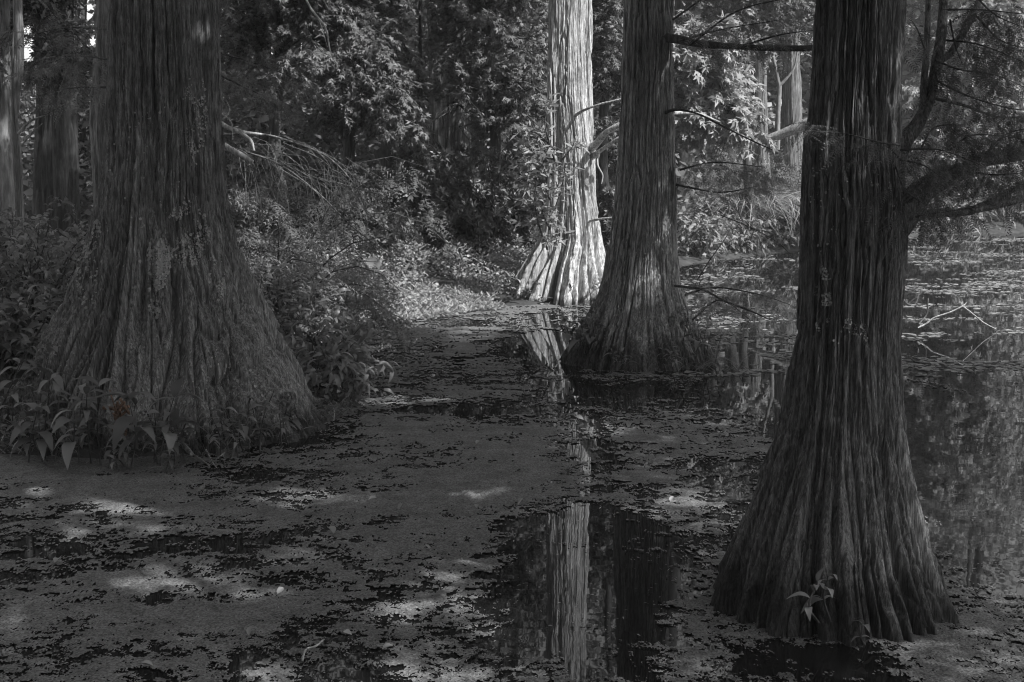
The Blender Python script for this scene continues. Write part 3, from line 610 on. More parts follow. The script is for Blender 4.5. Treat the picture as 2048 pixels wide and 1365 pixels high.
BG = [ # name, label, rows, Y, ztop, bark, crown(z0,z1,reach,n,leafmat,T,size)
 ('broadleaf_tree', 'pale straight trunk at the far left edge beside a bent thinner one', [(0, -16, 18), (217, -18, 20), (300, -18, 25), (417, -20, 33), (470, -22, 36)], 17.0, 12, 'bark_smooth', (5, 11, 2.6, 16, 'leaf', LANCE, .13)),
 ('broadleaf_tree', 'thin pale bent trunk touching the straight trunk at far left', [(0, 25, 42), (133, 23, 45), (217, 21, 34), (300, 27, 43), (417, 32, 47), (470, 33, 50)], 16.6, 9, 'bark_smooth', (4, 9, 2.0, 12, 'leaf', LANCE, .13)),
 ('pine_tree', 'thick dark pine with scaly bark in shade behind the massive cypress', [(0, 84, 146), (200, 74, 152), (330, 68, 156), (430, 64, 158)], 19.0, 14, 'bark_pine', (7, 13, 2.6, 14, 'needle_dark', FRONDF, .3)),
 ('cypress_tree', 'pale stem mostly hidden behind the left edge of the massive cypress', [(0, 190, 250), (160, 190, 250), (230, 180, 250), (300, 187, 252), (430, 192, 255)], 15.5, 12, 'bark_far', (5, 11, 2.4, 14, 'needle', FRONDF, .35)),
 ('cypress_tree', 'grey trunk with a sunlit left stripe, rising behind the evergreen shrubs', [(0, 888, 932), (120, 888, 934), (200, 886, 937), (310, 883, 940), (420, 876, 944), (520, 866, 950)], 23.0, 14, 'bark_far', (6, 13, 2.6, 16, 'needle', FRONDF, .35)),
 ('cypress_tree', 'dark trunk just left of the grey one with a sunlit stripe', [(0, 856, 880), (200, 857, 884), (330, 856, 886), (520, 852, 890)], 23.8, 12, 'bark_dark', (6, 11, 2.4, 14, 'needle_dark', FRONDF, .35)),
 ('sapling_tree', 'slim dark sapling standing left of the two trunks behind the shrubs', [(0, 836, 843), (190, 833, 846), (340, 831, 846), (480, 830, 848)], 21.5, 7, 'bark_dark', (4.4, 7, 1.8, 10, 'leaf', STAR, .15)),
 ('cypress_tree', 'smooth grey trunk behind the fallen log, left of the forked sapling', [(0, 1506, 1530), (130, 1503, 1532), (200, 1502, 1533), (290, 1499, 1536), (400, 1494, 1541)], 31.0, 14, 'bark_far', (6, 13, 2.6, 14, 'leaf', STAR, .17)),
 ('cypress_tree', 'fluted grey trunk behind the fallen log, right of the forked sapling', [(0, 1568, 1599), (100, 1566, 1600), (200, 1564, 1602), (265, 1561, 1604), (400, 1555, 1608)], 31.5, 14, 'bark_far', (6, 13, 2.6, 14, 'needle', FRONDF, .35)),
 ('broadleaf_tree', 'dark leaning trunk among the sunlit star leaves right of mid water cypress', [(0, 1520, 1545), (110, 1492, 1516), (210, 1466, 1492), (320, 1440, 1468), (420, 1425, 1455)], 32.5, 9, 'bark_dark', (6, 9, 2.6, 12, 'leaf', STAR, .17)),
 ('broadleaf_tree', 'far trunk seen over the right pond bank under the low limbs', [(0, 1903, 1925), (300, 1902, 1926), (420, 1900, 1928), (470, 1898, 1930)], 38.0, 13, 'bark_smooth', (4, 12, 3.2, 18, 'leaf_pale', LANCE, .2)),
 ('cypress_tree', 'dim trunk in the wood left of the sunlit cypress', [(0, 1012, 1040), (200, 1011, 1042), (460, 1006, 1046)], 27.0, 13, 'bark_dark', (5.5, 12, 2.6, 14, 'needle_dark', FRONDF, .35)),
]
for i, (nm, lb, rows, Yq, zt, bk, cr) in enumerate(BG):
    root, tr = bg_trunk(nm, lb, rows, Yq, zt, M[bk], 200+i*7)
    z0, z1, rc, n, lm, T, sz = cr
    broad_crown(root, tr[1], z0, z1, rc, n, 300+i, M[lm], T, sz, M[bk])
# forked pale sapling between the two right trunks
b = at(1554, 275, 30.5); root = thing('sapling_tree', 'slim pale sapling forking in two, between the trunks behind the fallen log', 'tree', b)
mb = MB()
for pts, w in (([(1554, 300), (1556, 230), (1559, 172)], [12, 10, 9]), ([(1559, 175), (1552, 140), (1545, 100), (1548, 30), (1540, -60)], [8, 7, 6, 5, 3]), ([(1559, 172), (1575, 155), (1590, 130), (1600, 60)], [7, 5, 4, 2])):
    q = path(np.array([at(a, c, 30.5) for a, c in pts]), 14); tube(mb, q, np.interp(np.linspace(0, 1, 14), np.linspace(0, 1, len(w)), w)/2*30.5/FOC, 7, .1)
mb.build('trunk', M['twig_grey'], root)

# sweetgums with star-shaped leaves (layered boughs) that fill the middle distance
def sweetgum(label, trunk_px, Y, boughs, seed, leafm, size=.098, ztop=8, per=30, twl=.6, bark='bark_dark'):
    b = at(trunk_px, 520, Y); gz = float(ground_z(np.array([b[0]]), np.array([Y]))[0])
    root = thing('sweetgum_tree', label, 'tree', (b[0], Y, gz))
    rng = np.random.default_rng(seed); tb = MB()
    pts = np.array([[b[0]+rng.normal(0, .06), Y+rng.normal(0, .05), z] for z in np.linspace(gz-.1, ztop, 9)])
    tube(tb, path(pts, 40), np.linspace(.10, .03, 40), 12, .1, seed=seed); tb.build('trunk', M[bark], root)
    wood, lv = MB(), Leaves()
    for (x0, y0, x1, y1, dY) in boughs:
        e = at(x1, y1, Y+dY); s = np.array([np.interp(0, [0, 1], [b[0], b[0]]), Y, at(x0, y0, Y)[2]])
        s[0] = at(x0, y0, Y)[0]
        p = path(np.array([s, (s+e)/2 + [0, 0, .12*np.linalg.norm(e-s)], e]), 10) + np.vstack([np.zeros(3), rng.normal(0, .05, (9, 3))])
        tube(wood, p, np.linspace(.022, .006, 10), 5); leafy(rng, wood, lv, p, None, 15, twl, per, size, .5, .3, .05)
    P, D, Nn, S = lv.arr(); k = shaded(P, .08) & leaf_gap(P)
    dep = P[:, 1]*CP - (P[:, 2]-CAM_H)*SP; qx = 1024 + FOC*P[:, 0]/dep; qy = 682.5 - FOC*(P[:, 1]*SP + (P[:, 2]-CAM_H)*CP)/dep
    k &= ~((qx > 852) & (qx < 948) & (qy > 195) & (qy < 340) & (P[:, 1] < 23)); P, D, Nn, S = P[k], D[k], Nn[k], S[k]     # a gap in the boughs where two trunks show
    u = rng.random(len(P))
    for T, m_ in ((STAR, u < .4), (STAR2, (u >= .4) & (u < .75)), (LANCE, u >= .75)): place(wood, T, P[m_], D[m_], Nn[m_], S[m_], 1)
    wood.build('crown', [M[bark], M[leafm]], root)
def boughs(rng, cx, x0, x1, y0, y1, n, dY=1.6):
    o = []
    for i in range(n):
        x = rng.uniform(x0, x1); y = rng.uniform(y0, y1); o.append((cx + (x-cx)*.15, y-rng.uniform(-10, 50), x, y, rng.uniform(-dY, dY)))
    return o
rg = np.random.default_rng(77)
sweetgum('sweetgum with layered star leaves filling the wood right of the massive cypress', 560, 19.5, boughs(rg, 560, 430, 730, -160, 150, 34), 401, 'leaf')
sweetgum('sweetgum whose lowest lit boughs reach over the evergreen shrubs', 720, 20.5, boughs(rg, 720, 600, 880, -160, 260, 40) + [(720, 170, 850, 270, -.8), (720, 160, 820, 260, -1), (700, 180, 760, 250, -1), (720, 150, 880, 290, -.6)], 402, 'leaf')
sweetgum('sweetgum with drooping boughs left of the sunlit pale cypress', 985, 21.5, boughs(rg, 985, 870, 1100, -160, 280, 46), 403, 'leaf')
sweetgum('brightly lit sweetgum with star leaves right of the mid water cypress', 1320, 24.0, boughs(rg, 1400, 1330, 1490, 80, 250, 30, 1.0) + [(1400, 180, 1530, 275, -.5), (1400, 190, 1500, 265, -.6), (1400, 200, 1480, 240, -.6), (1400, 150, 1470, 210, -.3)], 404, 'leaf_sunlit', .17, ztop=5.2, per=22)
sweetgum('sweetgum with dusky leaves between the pale and mid water cypresses', 1215, 23.0, boughs(rg, 1215, 1180, 1270, -100, 330, 26, 1.0), 405, 'leaf')
sweetgum('shaded sweetgum above the fallen log at upper right', 1500, 27.5, boughs(rg, 1500, 1380, 1640, -220, 110, 40, 1.8), 406, 'leaf', .14, ztop=8)
sweetgum('sweetgum crown in deep shade left of the massive cypress', 120, 18.0, boughs(rg, 120, -40, 230, -160, 140, 24, 1.6), 407, 'leaf')
sweetgum('sunlit feathery tree in the far wood at the upper right corner', 1960, 36.0, boughs(rg, 1960, 1800, 2120, -200, 330, 60, 3.0), 408, 'leaf_sunlit', .17, ztop=11, twl=1.0, per=26)

# ------------------------------------------------------------------ shrubs
def shrub(label, px, py, Y, w, h, seed, leafm, T, size, nst=26, per=26, name='evergreen_shrub', group=None, droop=.05, bark='bark_dark', lean=0, twl=.35, ntw=7, hang=0, flat=.6, sd=None):
    c = at(px, py, Y); gz = float(ground_z(np.array([c[0]]), np.array([Y]))[0])
    root = thing(name, label, 'shrub', (c[0], Y, gz), group)
    rng = np.random.default_rng(seed); wood, lv = MB(), Leaves()
    for i in range(nst):
        a = rng.uniform(0, 2*PI); s = rng.random()**.6
        L = h*rng.uniform(.55, 1.05); d = np.array([math.cos(a)*s*w/h*.9 + lean, math.sin(a)*s*w/h*.7, 1.0])
        p, r = grow(rng, [c[0]+rng.normal(0, .15*w), Y+rng.normal(0, .15*w), gz-.05], d, L, .014, 7, droop, .14); tube(wood, p, r, 4)
        leafy(rng, None, lv, p, r, ntw, twl, per//ntw+2, size, flat, hang, .18)
    P, D, Nn, S = lv.arr()
    k = P[:, 2] > gz-.05
    place(wood, T, P[k], D[k]+(np.array([0, 0, .5]) if T is ROSE else 0), Nn[k], S[k], 1)
    wood.build('foliage', [M[bark], M[leafm]], root); return root
G = 'evergreen shrubs along the back bank'
for i, (px, Yq, w, h, lb) in enumerate((
    (770, 19.6, .8, 1.15, 'rosette leaved evergreen shrub at left end of the row behind the bright bank'),
    (850, 19.9, .9, 1.35, 'evergreen shrub in front of the slim sapling'),
    (935, 20.4, .95, 2.0, 'tallest evergreen shrub, right before the trunk with a sunlit stripe'),
    (1010, 20.8, .8, 1.5, 'evergreen shrub close to the left flare of the sunlit cypress'),
    (890, 21.8, 1.0, 1.9, 'evergreen shrub half hidden at the foot of the twin trunks'),
    (690, 21.0, 1.0, 1.4, 'dark evergreen shrub behind the bare drooping twigs'),
    (1235, 22.5, .8, 1.5, 'evergreen shrub in the gap between the pale and mid water cypresses'))):
    shrub(lb, px, 520, Yq, w, h, 500+i, 'leaf_gloss', ROSE, .13, 34, 40, group=G)
# left understory in the shade behind the massive cypress
G = 'leafy bushes in the left shade'
for i, (px, Yq, w, h, sz, lb) in enumerate((
    (60, 12.6, .8, 1.25, .10, 'dark leafy bush at the left edge, behind the foot of the massive cypress'),
    (150, 13.6, .7, 1.15, .09, 'leafy bush touching the left side of the massive cypress'),
    (20, 11.2, .6, .75, .12, 'low bush with sunlit tips at the left picture edge'),
    (-40, 14.6, .9, 1.3, .10, 'bush in front of the pale straight trunk at far left'),
    (110, 16.0, .9, 1.1, .09, 'bush at the foot of the thick dark pine'),
    (190, 17.8, .8, 1.2, .09, 'far dim bush between the pine and massive cypress'))):
    shrub(lb, px, 600, Yq, w, h, 520+i, 'leaf_herb', BIG, sz, 22, 40, name='leafy_bush', group=G, hang=.15, flat=.4)
# young cypress foliage right of the massive cypress
def feather(label, px, py, Y, w, h, seed, mt, size, nst, per, lean=0, name='young_cypress', T=FRONDF, droop=.6):
    return shrub(label, px, py, Y, w, h, seed, mt, T, size, nst, per, name=name, droop=droop, lean=lean, twl=.4, ntw=10, hang=.45, flat=.35)
feather('young cypress with drooping feathery boughs beside the massive cypress', 520, 560, 13.6, 1.1, 1.9, 541, 'needle', .19, 24, 110, .25)
feather('low feathery young cypress under the bare drooping twigs', 600, 570, 14.6, 1.1, 1.3, 542, 'needle', .19, 20, 100, .2)
feather('feathery sapling in half light just behind the massive cypress foot', 500, 590, 12.4, .8, 1.0, 543, 'needle_dark', .17, 14, 80, .2)
feather('tall dim feathery young cypress behind the bare branches', 500, 560, 16.4, 1.3, 2.9, 544, 'needle_dark', .22, 20, 90, .2)
# plants on the right flank of the massive cypress
for i, (px, Yq, w, h, lb) in enumerate(((600, 11.9, .5, .75, 'leafy bank plant beside the right flare of the massive cypress'), (640, 11.2, .4, .55, 'leafy plant leaning over the water from the right flare'), (560, 12.6, .5, .8, 'taller leafy plant behind the right flare, with pale tips'))):
    shrub(lb, px, 700, Yq, w, h, 560+i, 'leaf_herb', T_big(.16, .4), .12, 20, 30, name='bank_plant', group='bank plants by the massive cypress', hang=.3, flat=.4, lean=.35)
# right bank beyond the mid-water cypress
G = 'overhanging shrubs on the right bank'
for i, (px, Yq, w, h, lm, T, sz, lb) in enumerate((
    (1390, 26.2, .9, 1.0, 'leaf_pale', LANCE, .13, 'pale small leaved shrub at the waterline right of mid water cypress'),
    (1470, 27.6, 1.1, 1.15, 'leaf_pale', LANCE, .13, 'pale bank shrub under the dry drooping grass'),
    (1555, 28.9, 1.1, 1.25, 'leaf_pale', LANCE, .13, 'pale bank shrub just left of the nearest dark cypress'),
    (1420, 28.8, 1.2, 1.5, 'needle', FRONDF, .3, 'dusky feathery shrub behind the pale bank shrubs'),
    (1540, 30.2, 1.3, 1.7, 'needle', FRONDF, .3, 'feathery shrub below the fallen log'),
    (1505, 29.6, 1.2, 2.1, 'needle', FRONDF, .28, 'tall feathery shrub hiding the foot of the smooth grey trunk behind the log'),
    (1580, 29.3, 1.1, 1.9, 'needle_dark', FRONDF, .28, 'dark feathery shrub hiding the foot of the fluted grey trunk behind the log'),
    (1620, 30.0, 1.2, 1.6, 'needle', FRONDF, .3, 'feathery shrub behind the nearest dark cypress'))):
    shrub(lb, px, 480, Yq, w, h, 580+i, lm, T, sz, 34, 60, name='bank_shrub', group=G, hang=.4, droop=.4, twl=.5)
G = 'shrubs along the far right shore'
for i, (px, Yq, w, h, lm, lb) in enumerate((
    (1880, 34.6, 1.0, 1.1, 'leaf_pale', 'pale drooping fern-like shrub on the far right shore'),
    (1960, 36.3, 1.2, 1.4, 'leaf', 'dark shrub right of the pale drooping one on the far shore'),
    (2040, 36.4, 1.2, 1.5, 'leaf', 'shrub at the right picture edge on the far shore'),
    (1840, 37.5, 1.4, 1.8, 'leaf', 'shrub behind the low limbs on the far shore'),
    (2110, 36.8, 1.4, 1.6, 'leaf', 'shrub cut by the right picture edge on the far shore'),
    (1930, 39.5, 1.5, 2.2, 'leaf_pale', 'tall lighter shrub set back on the far shore'))):
    shrub(lb, px, 440, Yq, w, h, 600+i, lm, LANCEN, .24, 34, 50, name='shore_shrub', group=G, hang=.5, droop=.6, twl=.6)
# dry drooping grass tuft
def tuft(label, px, py, Y, n, L, seed, mt, name='grass_tuft', spread=.7, z=None, w=1.0):
    c = at(px, py, Y); gz = float(ground_z(np.array([c[0]]), np.array([Y]))[0]) if z is None else z
    rng = np.random.default_rng(seed); a = rng.uniform(0, 2*PI, n)
    P = np.c_[c[0]+rng.normal(0, .25*w, n), Y+rng.normal(0, .2, n), np.full(n, gz-.02)]
    D = np.c_[np.cos(a)*spread, np.sin(a)*spread, rng.uniform(.5, 1.3, n)]
    mb = MB(); place(mb, T_blade(6, .007, .9), P - [c[0], Y, gz] + [c[0], Y, gz], D, np.tile([0, 0, 1.0], (n, 1)) + rng.normal(0, .1, (n, 3)), L*rng.uniform(.5, 1.2, n))
    return tag(mb.build(name, M[mt], origin=(c[0], Y, gz)), label, 'grass')
tuft('dry pale grass drooping over the right bank shrubs', 1530, 430, 28.4, 1300, 1.4, 701, 'cover', z=.75, w=4)
tuft('pale grass tuft at the foot of the sunlit cypress', 1205, 600, 18.55, 60, .35, 702, 'cover')
tuft('grassy fringe drooping at the right foot of the mid water cypress', 1405, 715, 13.1, 120, .42, 703, 'leaf_herb', z=.02)

# ------------------------------------------------------------------ bank ground cover (uncountable)
rng = np.random.default_rng(88)
n = 60000; P = np.c_[rng.uniform(-3.6, .4, n), rng.uniform(15.2, 21, n), np.zeros(n)]
s = shore_dist(P[:, 0], P[:, 1]); k = (s > -.35) & (fbm(P[:, 0]*2, P[:, 1]*2, 0, 3) > -.5); P = P[k]; s = s[k]
hgt = rng.random(len(P))*(.04+.34*np.clip(s/1.2, 0, 1))*(1+.5*fbm(P[:, 0]*1.5, P[:, 1]*1.5, 0, 4))
P[:, 2] = np.maximum(ground_z(P[:, 0], P[:, 1]), 0) + np.abs(hgt)
a = rng.uniform(0, 2*PI, len(P)); mb = MB(); h = len(P)//2
D = np.c_[np.cos(a), np.sin(a), rng.normal(.1, .3, len(P))]; Nn = np.c_[rng.normal(0, .45, len(P)), rng.normal(-.25, .45, len(P)), np.ones(len(P))]
place(mb, ROUND, P[:h], D[:h], Nn[:h], rng.uniform(.02, .055, h)); place(mb, LANCEN, P[h:], D[h:]+[0, 0, .8], Nn[h:], rng.uniform(.05, .11, len(P)-h))
tag(mb.build('ground_cover', M['cover']), 'sunlit low marsh plants covering the bank left of the pale cypress', 'ground cover', kind='stuff')
n = 5200; yy = 4.3 + 11*rng.random(n)**1.4; P = np.c_[rng.uniform(-.37, .2, n)*yy, yy, np.full(n, .009)]
P = P[(fbm(P[:, 0]*3, P[:, 1]*3, 0, 61) > .12) & (shore_dist(P[:, 0], P[:, 1]) < -.1)]; n = len(P); a = rng.uniform(0, 2*PI, n); mb = MB()
place(mb, LANCEN, P, np.c_[np.cos(a), np.sin(a), rng.normal(.1, .25, n)], np.c_[rng.normal(0, .4, n), rng.normal(0, .4, n), np.ones(n)], rng.uniform(.008, .026, n))
tag(mb.build('leaf_litter', M['dry']), 'scattered flecks of dry leaf litter on the duckweed', 'leaf litter', kind='stuff')
# shaded forest floor cover
n = 16000; P = np.c_[rng.uniform(-9, 12, n), rng.uniform(9.3, 40, n), np.zeros(n)]; s = shore_dist(P[:, 0], P[:, 1]); P = P[(s > .0)]
P[:, 2] = ground_z(P[:, 0], P[:, 1]) + rng.random(len(P))*.22; a = rng.uniform(0, 2*PI, len(P)); mb = MB()
place(mb, LANCE, P, np.c_[np.cos(a), np.sin(a), rng.normal(.3, .4, len(P))], np.c_[rng.normal(0, .4, len(P)), rng.normal(0, .4, len(P)), np.ones(len(P))], rng.uniform(.08, .2, len(P)))
tag(mb.build('forest_undergrowth', M['leaf']), 'dim leafy undergrowth covering the wood floor behind the bank', 'undergrowth', kind='stuff')
n = 15000; P = np.c_[rng.uniform(-4.6, -1.2, n), rng.uniform(8.7, 11.5, n), np.zeros(n)]; s = shore_dist(P[:, 0], P[:, 1]); P = P[(s > -.12) & (s < .75) & (fbm(P[:, 0]*4, P[:, 1]*4, 0, 6) > -.25)]
P[:, 2] = np.maximum(ground_z(P[:, 0], P[:, 1]), 0) + rng.random(len(P))**1.6*.24; a = rng.uniform(0, 2*PI, len(P)); h = len(P)//2; mb = MB()
D = np.c_[np.cos(a), np.sin(a), rng.normal(.2, .5, len(P))]; Nn = np.c_[rng.normal(0, .5, len(P)), rng.normal(-.2, .5, len(P)), np.ones(len(P))]
place(mb, LANCE, P[:h], D[:h], Nn[:h], rng.uniform(.03, .085, h)); place(mb, BLADE, P[h:]*[1, 1, .3], D[h:]+[0, 0, .9], Nn[h:], rng.uniform(.08, .25, len(P)-h))
tag(mb.build('marsh_fringe', M['leaf_herb']), 'tangle of small leaves and grass fringing the foot of the massive cypress', 'undergrowth', kind='stuff')
# scum and small leaves drifting on the right pond
n = 60000; P = np.c_[rng.uniform(1.2, 13, n), 12.5+20*rng.random(n)**1.2, np.full(n, .006)]
cl = fbm(P[:, 0]*.6, P[:, 1]*1.6, 0, 9) + .7*noise(P[:, 0]*2.2, P[:, 1]*5, 0, 10) + .5*noise(P[:, 0]*7, P[:, 1]*9, 0, 12); P = P[(cl > .42) & (shore_dist(P[:, 0], P[:, 1]) < -.3) & (P[:, 0] < P[:, 1]*.42)]
a = rng.uniform(0, 2*PI, len(P)); mb = MB(); place(mb, ROUND, P, np.c_[np.cos(a), np.sin(a), np.zeros(len(P))], np.c_[rng.normal(0, .05, len(P)), rng.normal(0, .05, len(P)), np.ones(len(P))], rng.uniform(.015, .06, len(P))*rng.choice([1, 1, 1.8], len(P)))
tag(mb.build('floating_weed', M['cover']), 'flat pale weed drifting in strips on the right pond', 'water weed', kind='stuff')

# ------------------------------------------------------------------ far woodland behind everything
def woodland(name, label, x0, x1, y0, y1, zt, n, seed, mt, ntr, thin=.0, size=(.12, .26), dry=True):
    rng = np.random.default_rng(seed); mb = MB()
    P = np.c_[rng.uniform(x0, x1, n), rng.uniform(y0, y1, n), rng.random(n)**1.15*zt]
    d = fbm(P[:, 0]*.35, P[:, 1]*.35, P[:, 2]*.45, seed, 3)
    P = P[(d > -.25 + .75*sst(.45*zt, zt, P[:, 2]) + thin) & ((shore_dist(P[:, 0], P[:, 1]) > .4) | (not dry))]; n = len(P)
    P[:, 2] += .4
    if dry: P = P[leaf_gap(P)]; n = len(P)
    a = rng.uniform(0, 2*PI, n)
    place(mb, QUAD, P, np.c_[np.cos(a), np.sin(a), rng.normal(-.2, .4, n)], np.c_[rng.normal(.3, .7, n), rng.normal(-.5, .7, n), rng.normal(.7, .4, n)], rng.uniform(*size, n))
    for i in range(ntr):
        x, y = rng.uniform(x0, x1), rng.uniform(y0, y1)
        if dry and shore_dist(np.array([x]), np.array([y]))[0] < .5: continue
        r = rng.uniform(.08, .2); tube(mb, [[x, y, 0], [x+rng.normal(0, .15), y, zt*.4], [x+rng.normal(0, .3), y, zt*.8]], [r*1.2, r, r*.6], 8, .08, 1)
    return tag(mb.build(name, [mt, M['bark_dark']]), label, 'woodland', kind='stuff')
woodland('woodland', 'dense dim wood behind the left bank and shrubs', -14, 3.5, 24, 34, 10, 170000, 901, M['leaf'], 26)
woodland('woodland', 'sunlit far wood beyond the right pond', 3.5, 26, 36.5, 50, 13, 190000, 902, M['leaf_sunlit'], 40, .08, (.15, .34))
woodland('woodland', 'deep wood filling the gaps far behind the trees', -22, 14, 40, 52, 12, 220000, 903, M['leaf'], 40, -.55, (.14, .3))

woodland('woodland', 'unseen wood added behind the viewer to dim the frontal light', -16, 9, -17, -9, 12, 34000, 904, M['leaf'], 30, -.7, (.4, .8), False)  # added out of view to block skylight from behind the camera
woodland('woodland', 'unseen wood added outside the left edge to dim light from there', -17, -6.5, -9, 9, 11, 9000, 905, M['leaf'], 24, -.3, (.4, .8), False)  # added out of view so that less skylight comes from the left

# ------------------------------------------------------------------ dead branches, logs, sticks
def sticks(name, label, cat, lines, mt, k=6, group=None, split=False):
    """lines: (points [(px, py, Y)...], widths px)"""
    mb = MB(); q0 = at(*lines[0][0][0])
    for j, (pts, w) in enumerate(lines):
        p = path(np.array([at(*q) for q in pts]), max(10, 5*len(pts))); n = len(p)
        tube(mb, p, np.interp(np.linspace(0, 1, n), np.linspace(0, 1, len(w)), w)/2*p[:, 1]/FOC, k, .18, seed=j, stretch=4)
    return tag(mb.build(name, mt, origin=q0), label, cat, group)
sticks('fallen_log', 'pale fallen log slanting behind the nearest dark cypress', 'log', [([(1505, 290, 29.6), (1545, 275, 29.5), (1590, 258, 29.4), (1625, 244, 29.3), (1680, 225, 29.2)], [8, 17, 22, 22, 22])], M['twig_grey'], 12)
sticks('broken_branch', 'bleached broken branch jutting right from behind the massive cypress, upper one', 'branch', [([(425, 235, 12.6), (445, 250, 12.6), (475, 262, 12.6), (528, 270, 12.7)], [10, 12, 9, 5]), ([(475, 263, 12.6), (500, 280, 12.6), (508, 302, 12.6)], [8, 8, 4]), ([(445, 240, 12.6), (460, 222, 12.6), (452, 200, 12.7)], [4, 3, 1]), ([(440, 225, 12.5), (462, 245, 12.5), (466, 280, 12.5)], [3, 3, 1])], M['twig_pale'])
sticks('broken_branch', 'bleached broken branch stub below the upper one beside the massive cypress', 'branch', [([(430, 282, 12.2), (450, 292, 12.2), (478, 308, 12.2), (506, 325, 12.2)], [10, 12, 11, 9])], M['twig_pale'], 8)
rng = np.random.default_rng(64); ln = [([(450, 270, 14.0), (520, 268, 13.9), (600, 290, 13.8), (660, 318, 13.7), (712, 375, 13.6), (738, 440, 13.5)], [6, 5, 4.5, 4, 3, 2]), ([(480, 300, 14), (560, 330, 13.8), (640, 390, 13.7), (700, 450, 13.6), (772, 505, 13.5)], [4.5, 4, 3.5, 3, 1.5])]
for i in range(95):
    x0 = rng.uniform(460, 715); y0 = 262 + max(0, x0-540)*.36 + rng.uniform(-6, 70); dx = rng.normal(40, 52); dy = rng.uniform(40, 190)
    Yq = rng.uniform(13.0, 14.3); c1 = rng.normal(0, 9); wd = rng.uniform(.8, 1.6)
    ln.append(([(x0, y0, Yq), (x0+dx*.6+c1, y0+dy*.2+rng.normal(0, 6), Yq), (x0+dx*.95+c1, y0+dy*.6, Yq+rng.normal(0, .1)), (x0+dx+rng.normal(0, 12), y0+dy, Yq)], [wd, wd, wd*.7, .6]))
sticks('dead_bough', 'dead bough with many bare drooping twigs right of the massive cypress', 'branch', ln, M['twig_dull'], 4)
sticks('hanging_twig', 'thin bleached twig hanging from the top edge', 'branch', [([(600, -30, 15), (620, 15, 15), (650, 55, 15), (660, 100, 15), (676, 138, 15)], [5, 4.5, 4, 3, 2]), ([(628, 25, 15), (640, 45, 15), (655, 95, 15)], [2.5, 2, 1]), ([(645, -5, 15), (660, 20, 15), (690, 25, 15)], [3, 2, 1])], M['twig_pale'], 5)
sticks('dead_twigs', 'pale dead forked twigs beside the thin bent trunk at far left', 'branch', [([(36, 268, 16.2), (60, 243, 16.2), (88, 232, 16.2)], [6, 5, 3]), ([(44, 290, 16.2), (66, 265, 16.2), (85, 247, 16.2)], [4, 4, 2]), ([(60, 243, 16.2), (50, 200, 16.2), (45, 170, 16.2)], [3, 2, 1])], M['twig_grey'])
sticks('bent_stick', 'pale stick bent into an arch, both ends in the right pond', 'stick', [([(1836, 656, 15.4), (1852, 648, 15.4), (1868, 636, 15.4), (1900, 625, 15.4), (1926, 612, 15.4), (1934, 604, 15.4)], [3.2, 3.8, 3.2, 3.4, 3, 1.2]), ([(1924, 612, 15.4), (1945, 628, 15.5), (1966, 645, 15.6), (1992, 659, 15.7)], [2.6, 3, 2.6, 2])], M['twig_pale'])
sticks('thin_stick', 'thin knotty stick standing in the pond left of the arched stick', 'stick', [([(1838, 648, 15.7), (1853, 630, 15.7), (1855, 612, 15.7), (1856, 597, 15.7)], [3, 3, 3.5, 2])], M['twig_grey'])
sticks('dark_branch', 'dark curved branch reaching low over water from the right side of mid water cypress', 'branch', [([(1350, 572, 13.2), (1405, 580, 12.9), (1450, 603, 12.6), (1500, 622, 12.4), (1540, 640, 12.2)], [6, 5, 4, 3.5, 2])], M['bark_dark'])
sticks('dark_branch', 'thin dark twig rising steeply from the pond right of mid water cypress', 'branch', [([(1395, 560, 13.2), (1420, 520, 13.3), (1455, 470, 13.4), (1470, 430, 13.5)], [2.6, 2.4, 2, 1])], M['bark_mid'])
sticks('dark_branch', 'thin dark twig drooping to the water before the pale bank shrubs', 'branch', [([(1440, 430, 14), (1500, 455, 14), (1555, 485, 14), (1590, 520, 14)], [2.6, 2.4, 2, 1])], M['bark_mid'])
sticks('dead_stub', 'stubby dead branch lying at the right foot of the massive cypress', 'branch', [([(352, 880, 9.2), (368, 893, 9.05), (384, 908, 8.95)], [9, 11, 9])], M['twig_grey'], 8)
sticks('forked_twig', 'forked twig cluster in the water below the stubby dead branch', 'branch', [([(412, 900, 9.1), (425, 925, 8.9), (440, 945, 8.8)], [4, 3, 2]), ([(380, 905, 9.0), (410, 925, 8.9), (425, 940, 8.85)], [3, 3, 2]), ([(450, 905, 9.0), (425, 925, 8.9), (405, 945, 8.8)], [2.5, 2, 1]), ([(430, 885, 9.1), (445, 905, 9.0), (450, 930, 8.9)], [3, 2, 1])], M['twig_grey'], 5)
c0 = on_water(604, 1330); 
mb = MB(); tube(mb, path(np.array([on_water(604, 1330), on_water(612, 1305), on_water(632, 1298), on_water(648, 1285)]) + [0, 0, .012], 16), .0045, 5, .2)
tag(mb.build('curly_twig', M['twig_pale'], origin=c0), 'small curly twig floating at the bottom of the duckweed', 'twig')
# rotten wood in the hollow of the left cypress
rng = np.random.default_rng(3); mb = MB(); c = at(238, 850, 9.05)
for i in range(16):
    a = c + rng.normal(0, 1, 3)*[.022, .03, .04]; tube(mb, path(np.array([a, a+rng.normal(0, .02, 3)+[0, 0, .05], a+rng.normal(0, .03, 3)+[0, 0, .10]]), 5), rng.uniform(.004, .014), 5, .3, seed=i)
mb.build('rotten_wood', M['rot'], LC, smooth=False)

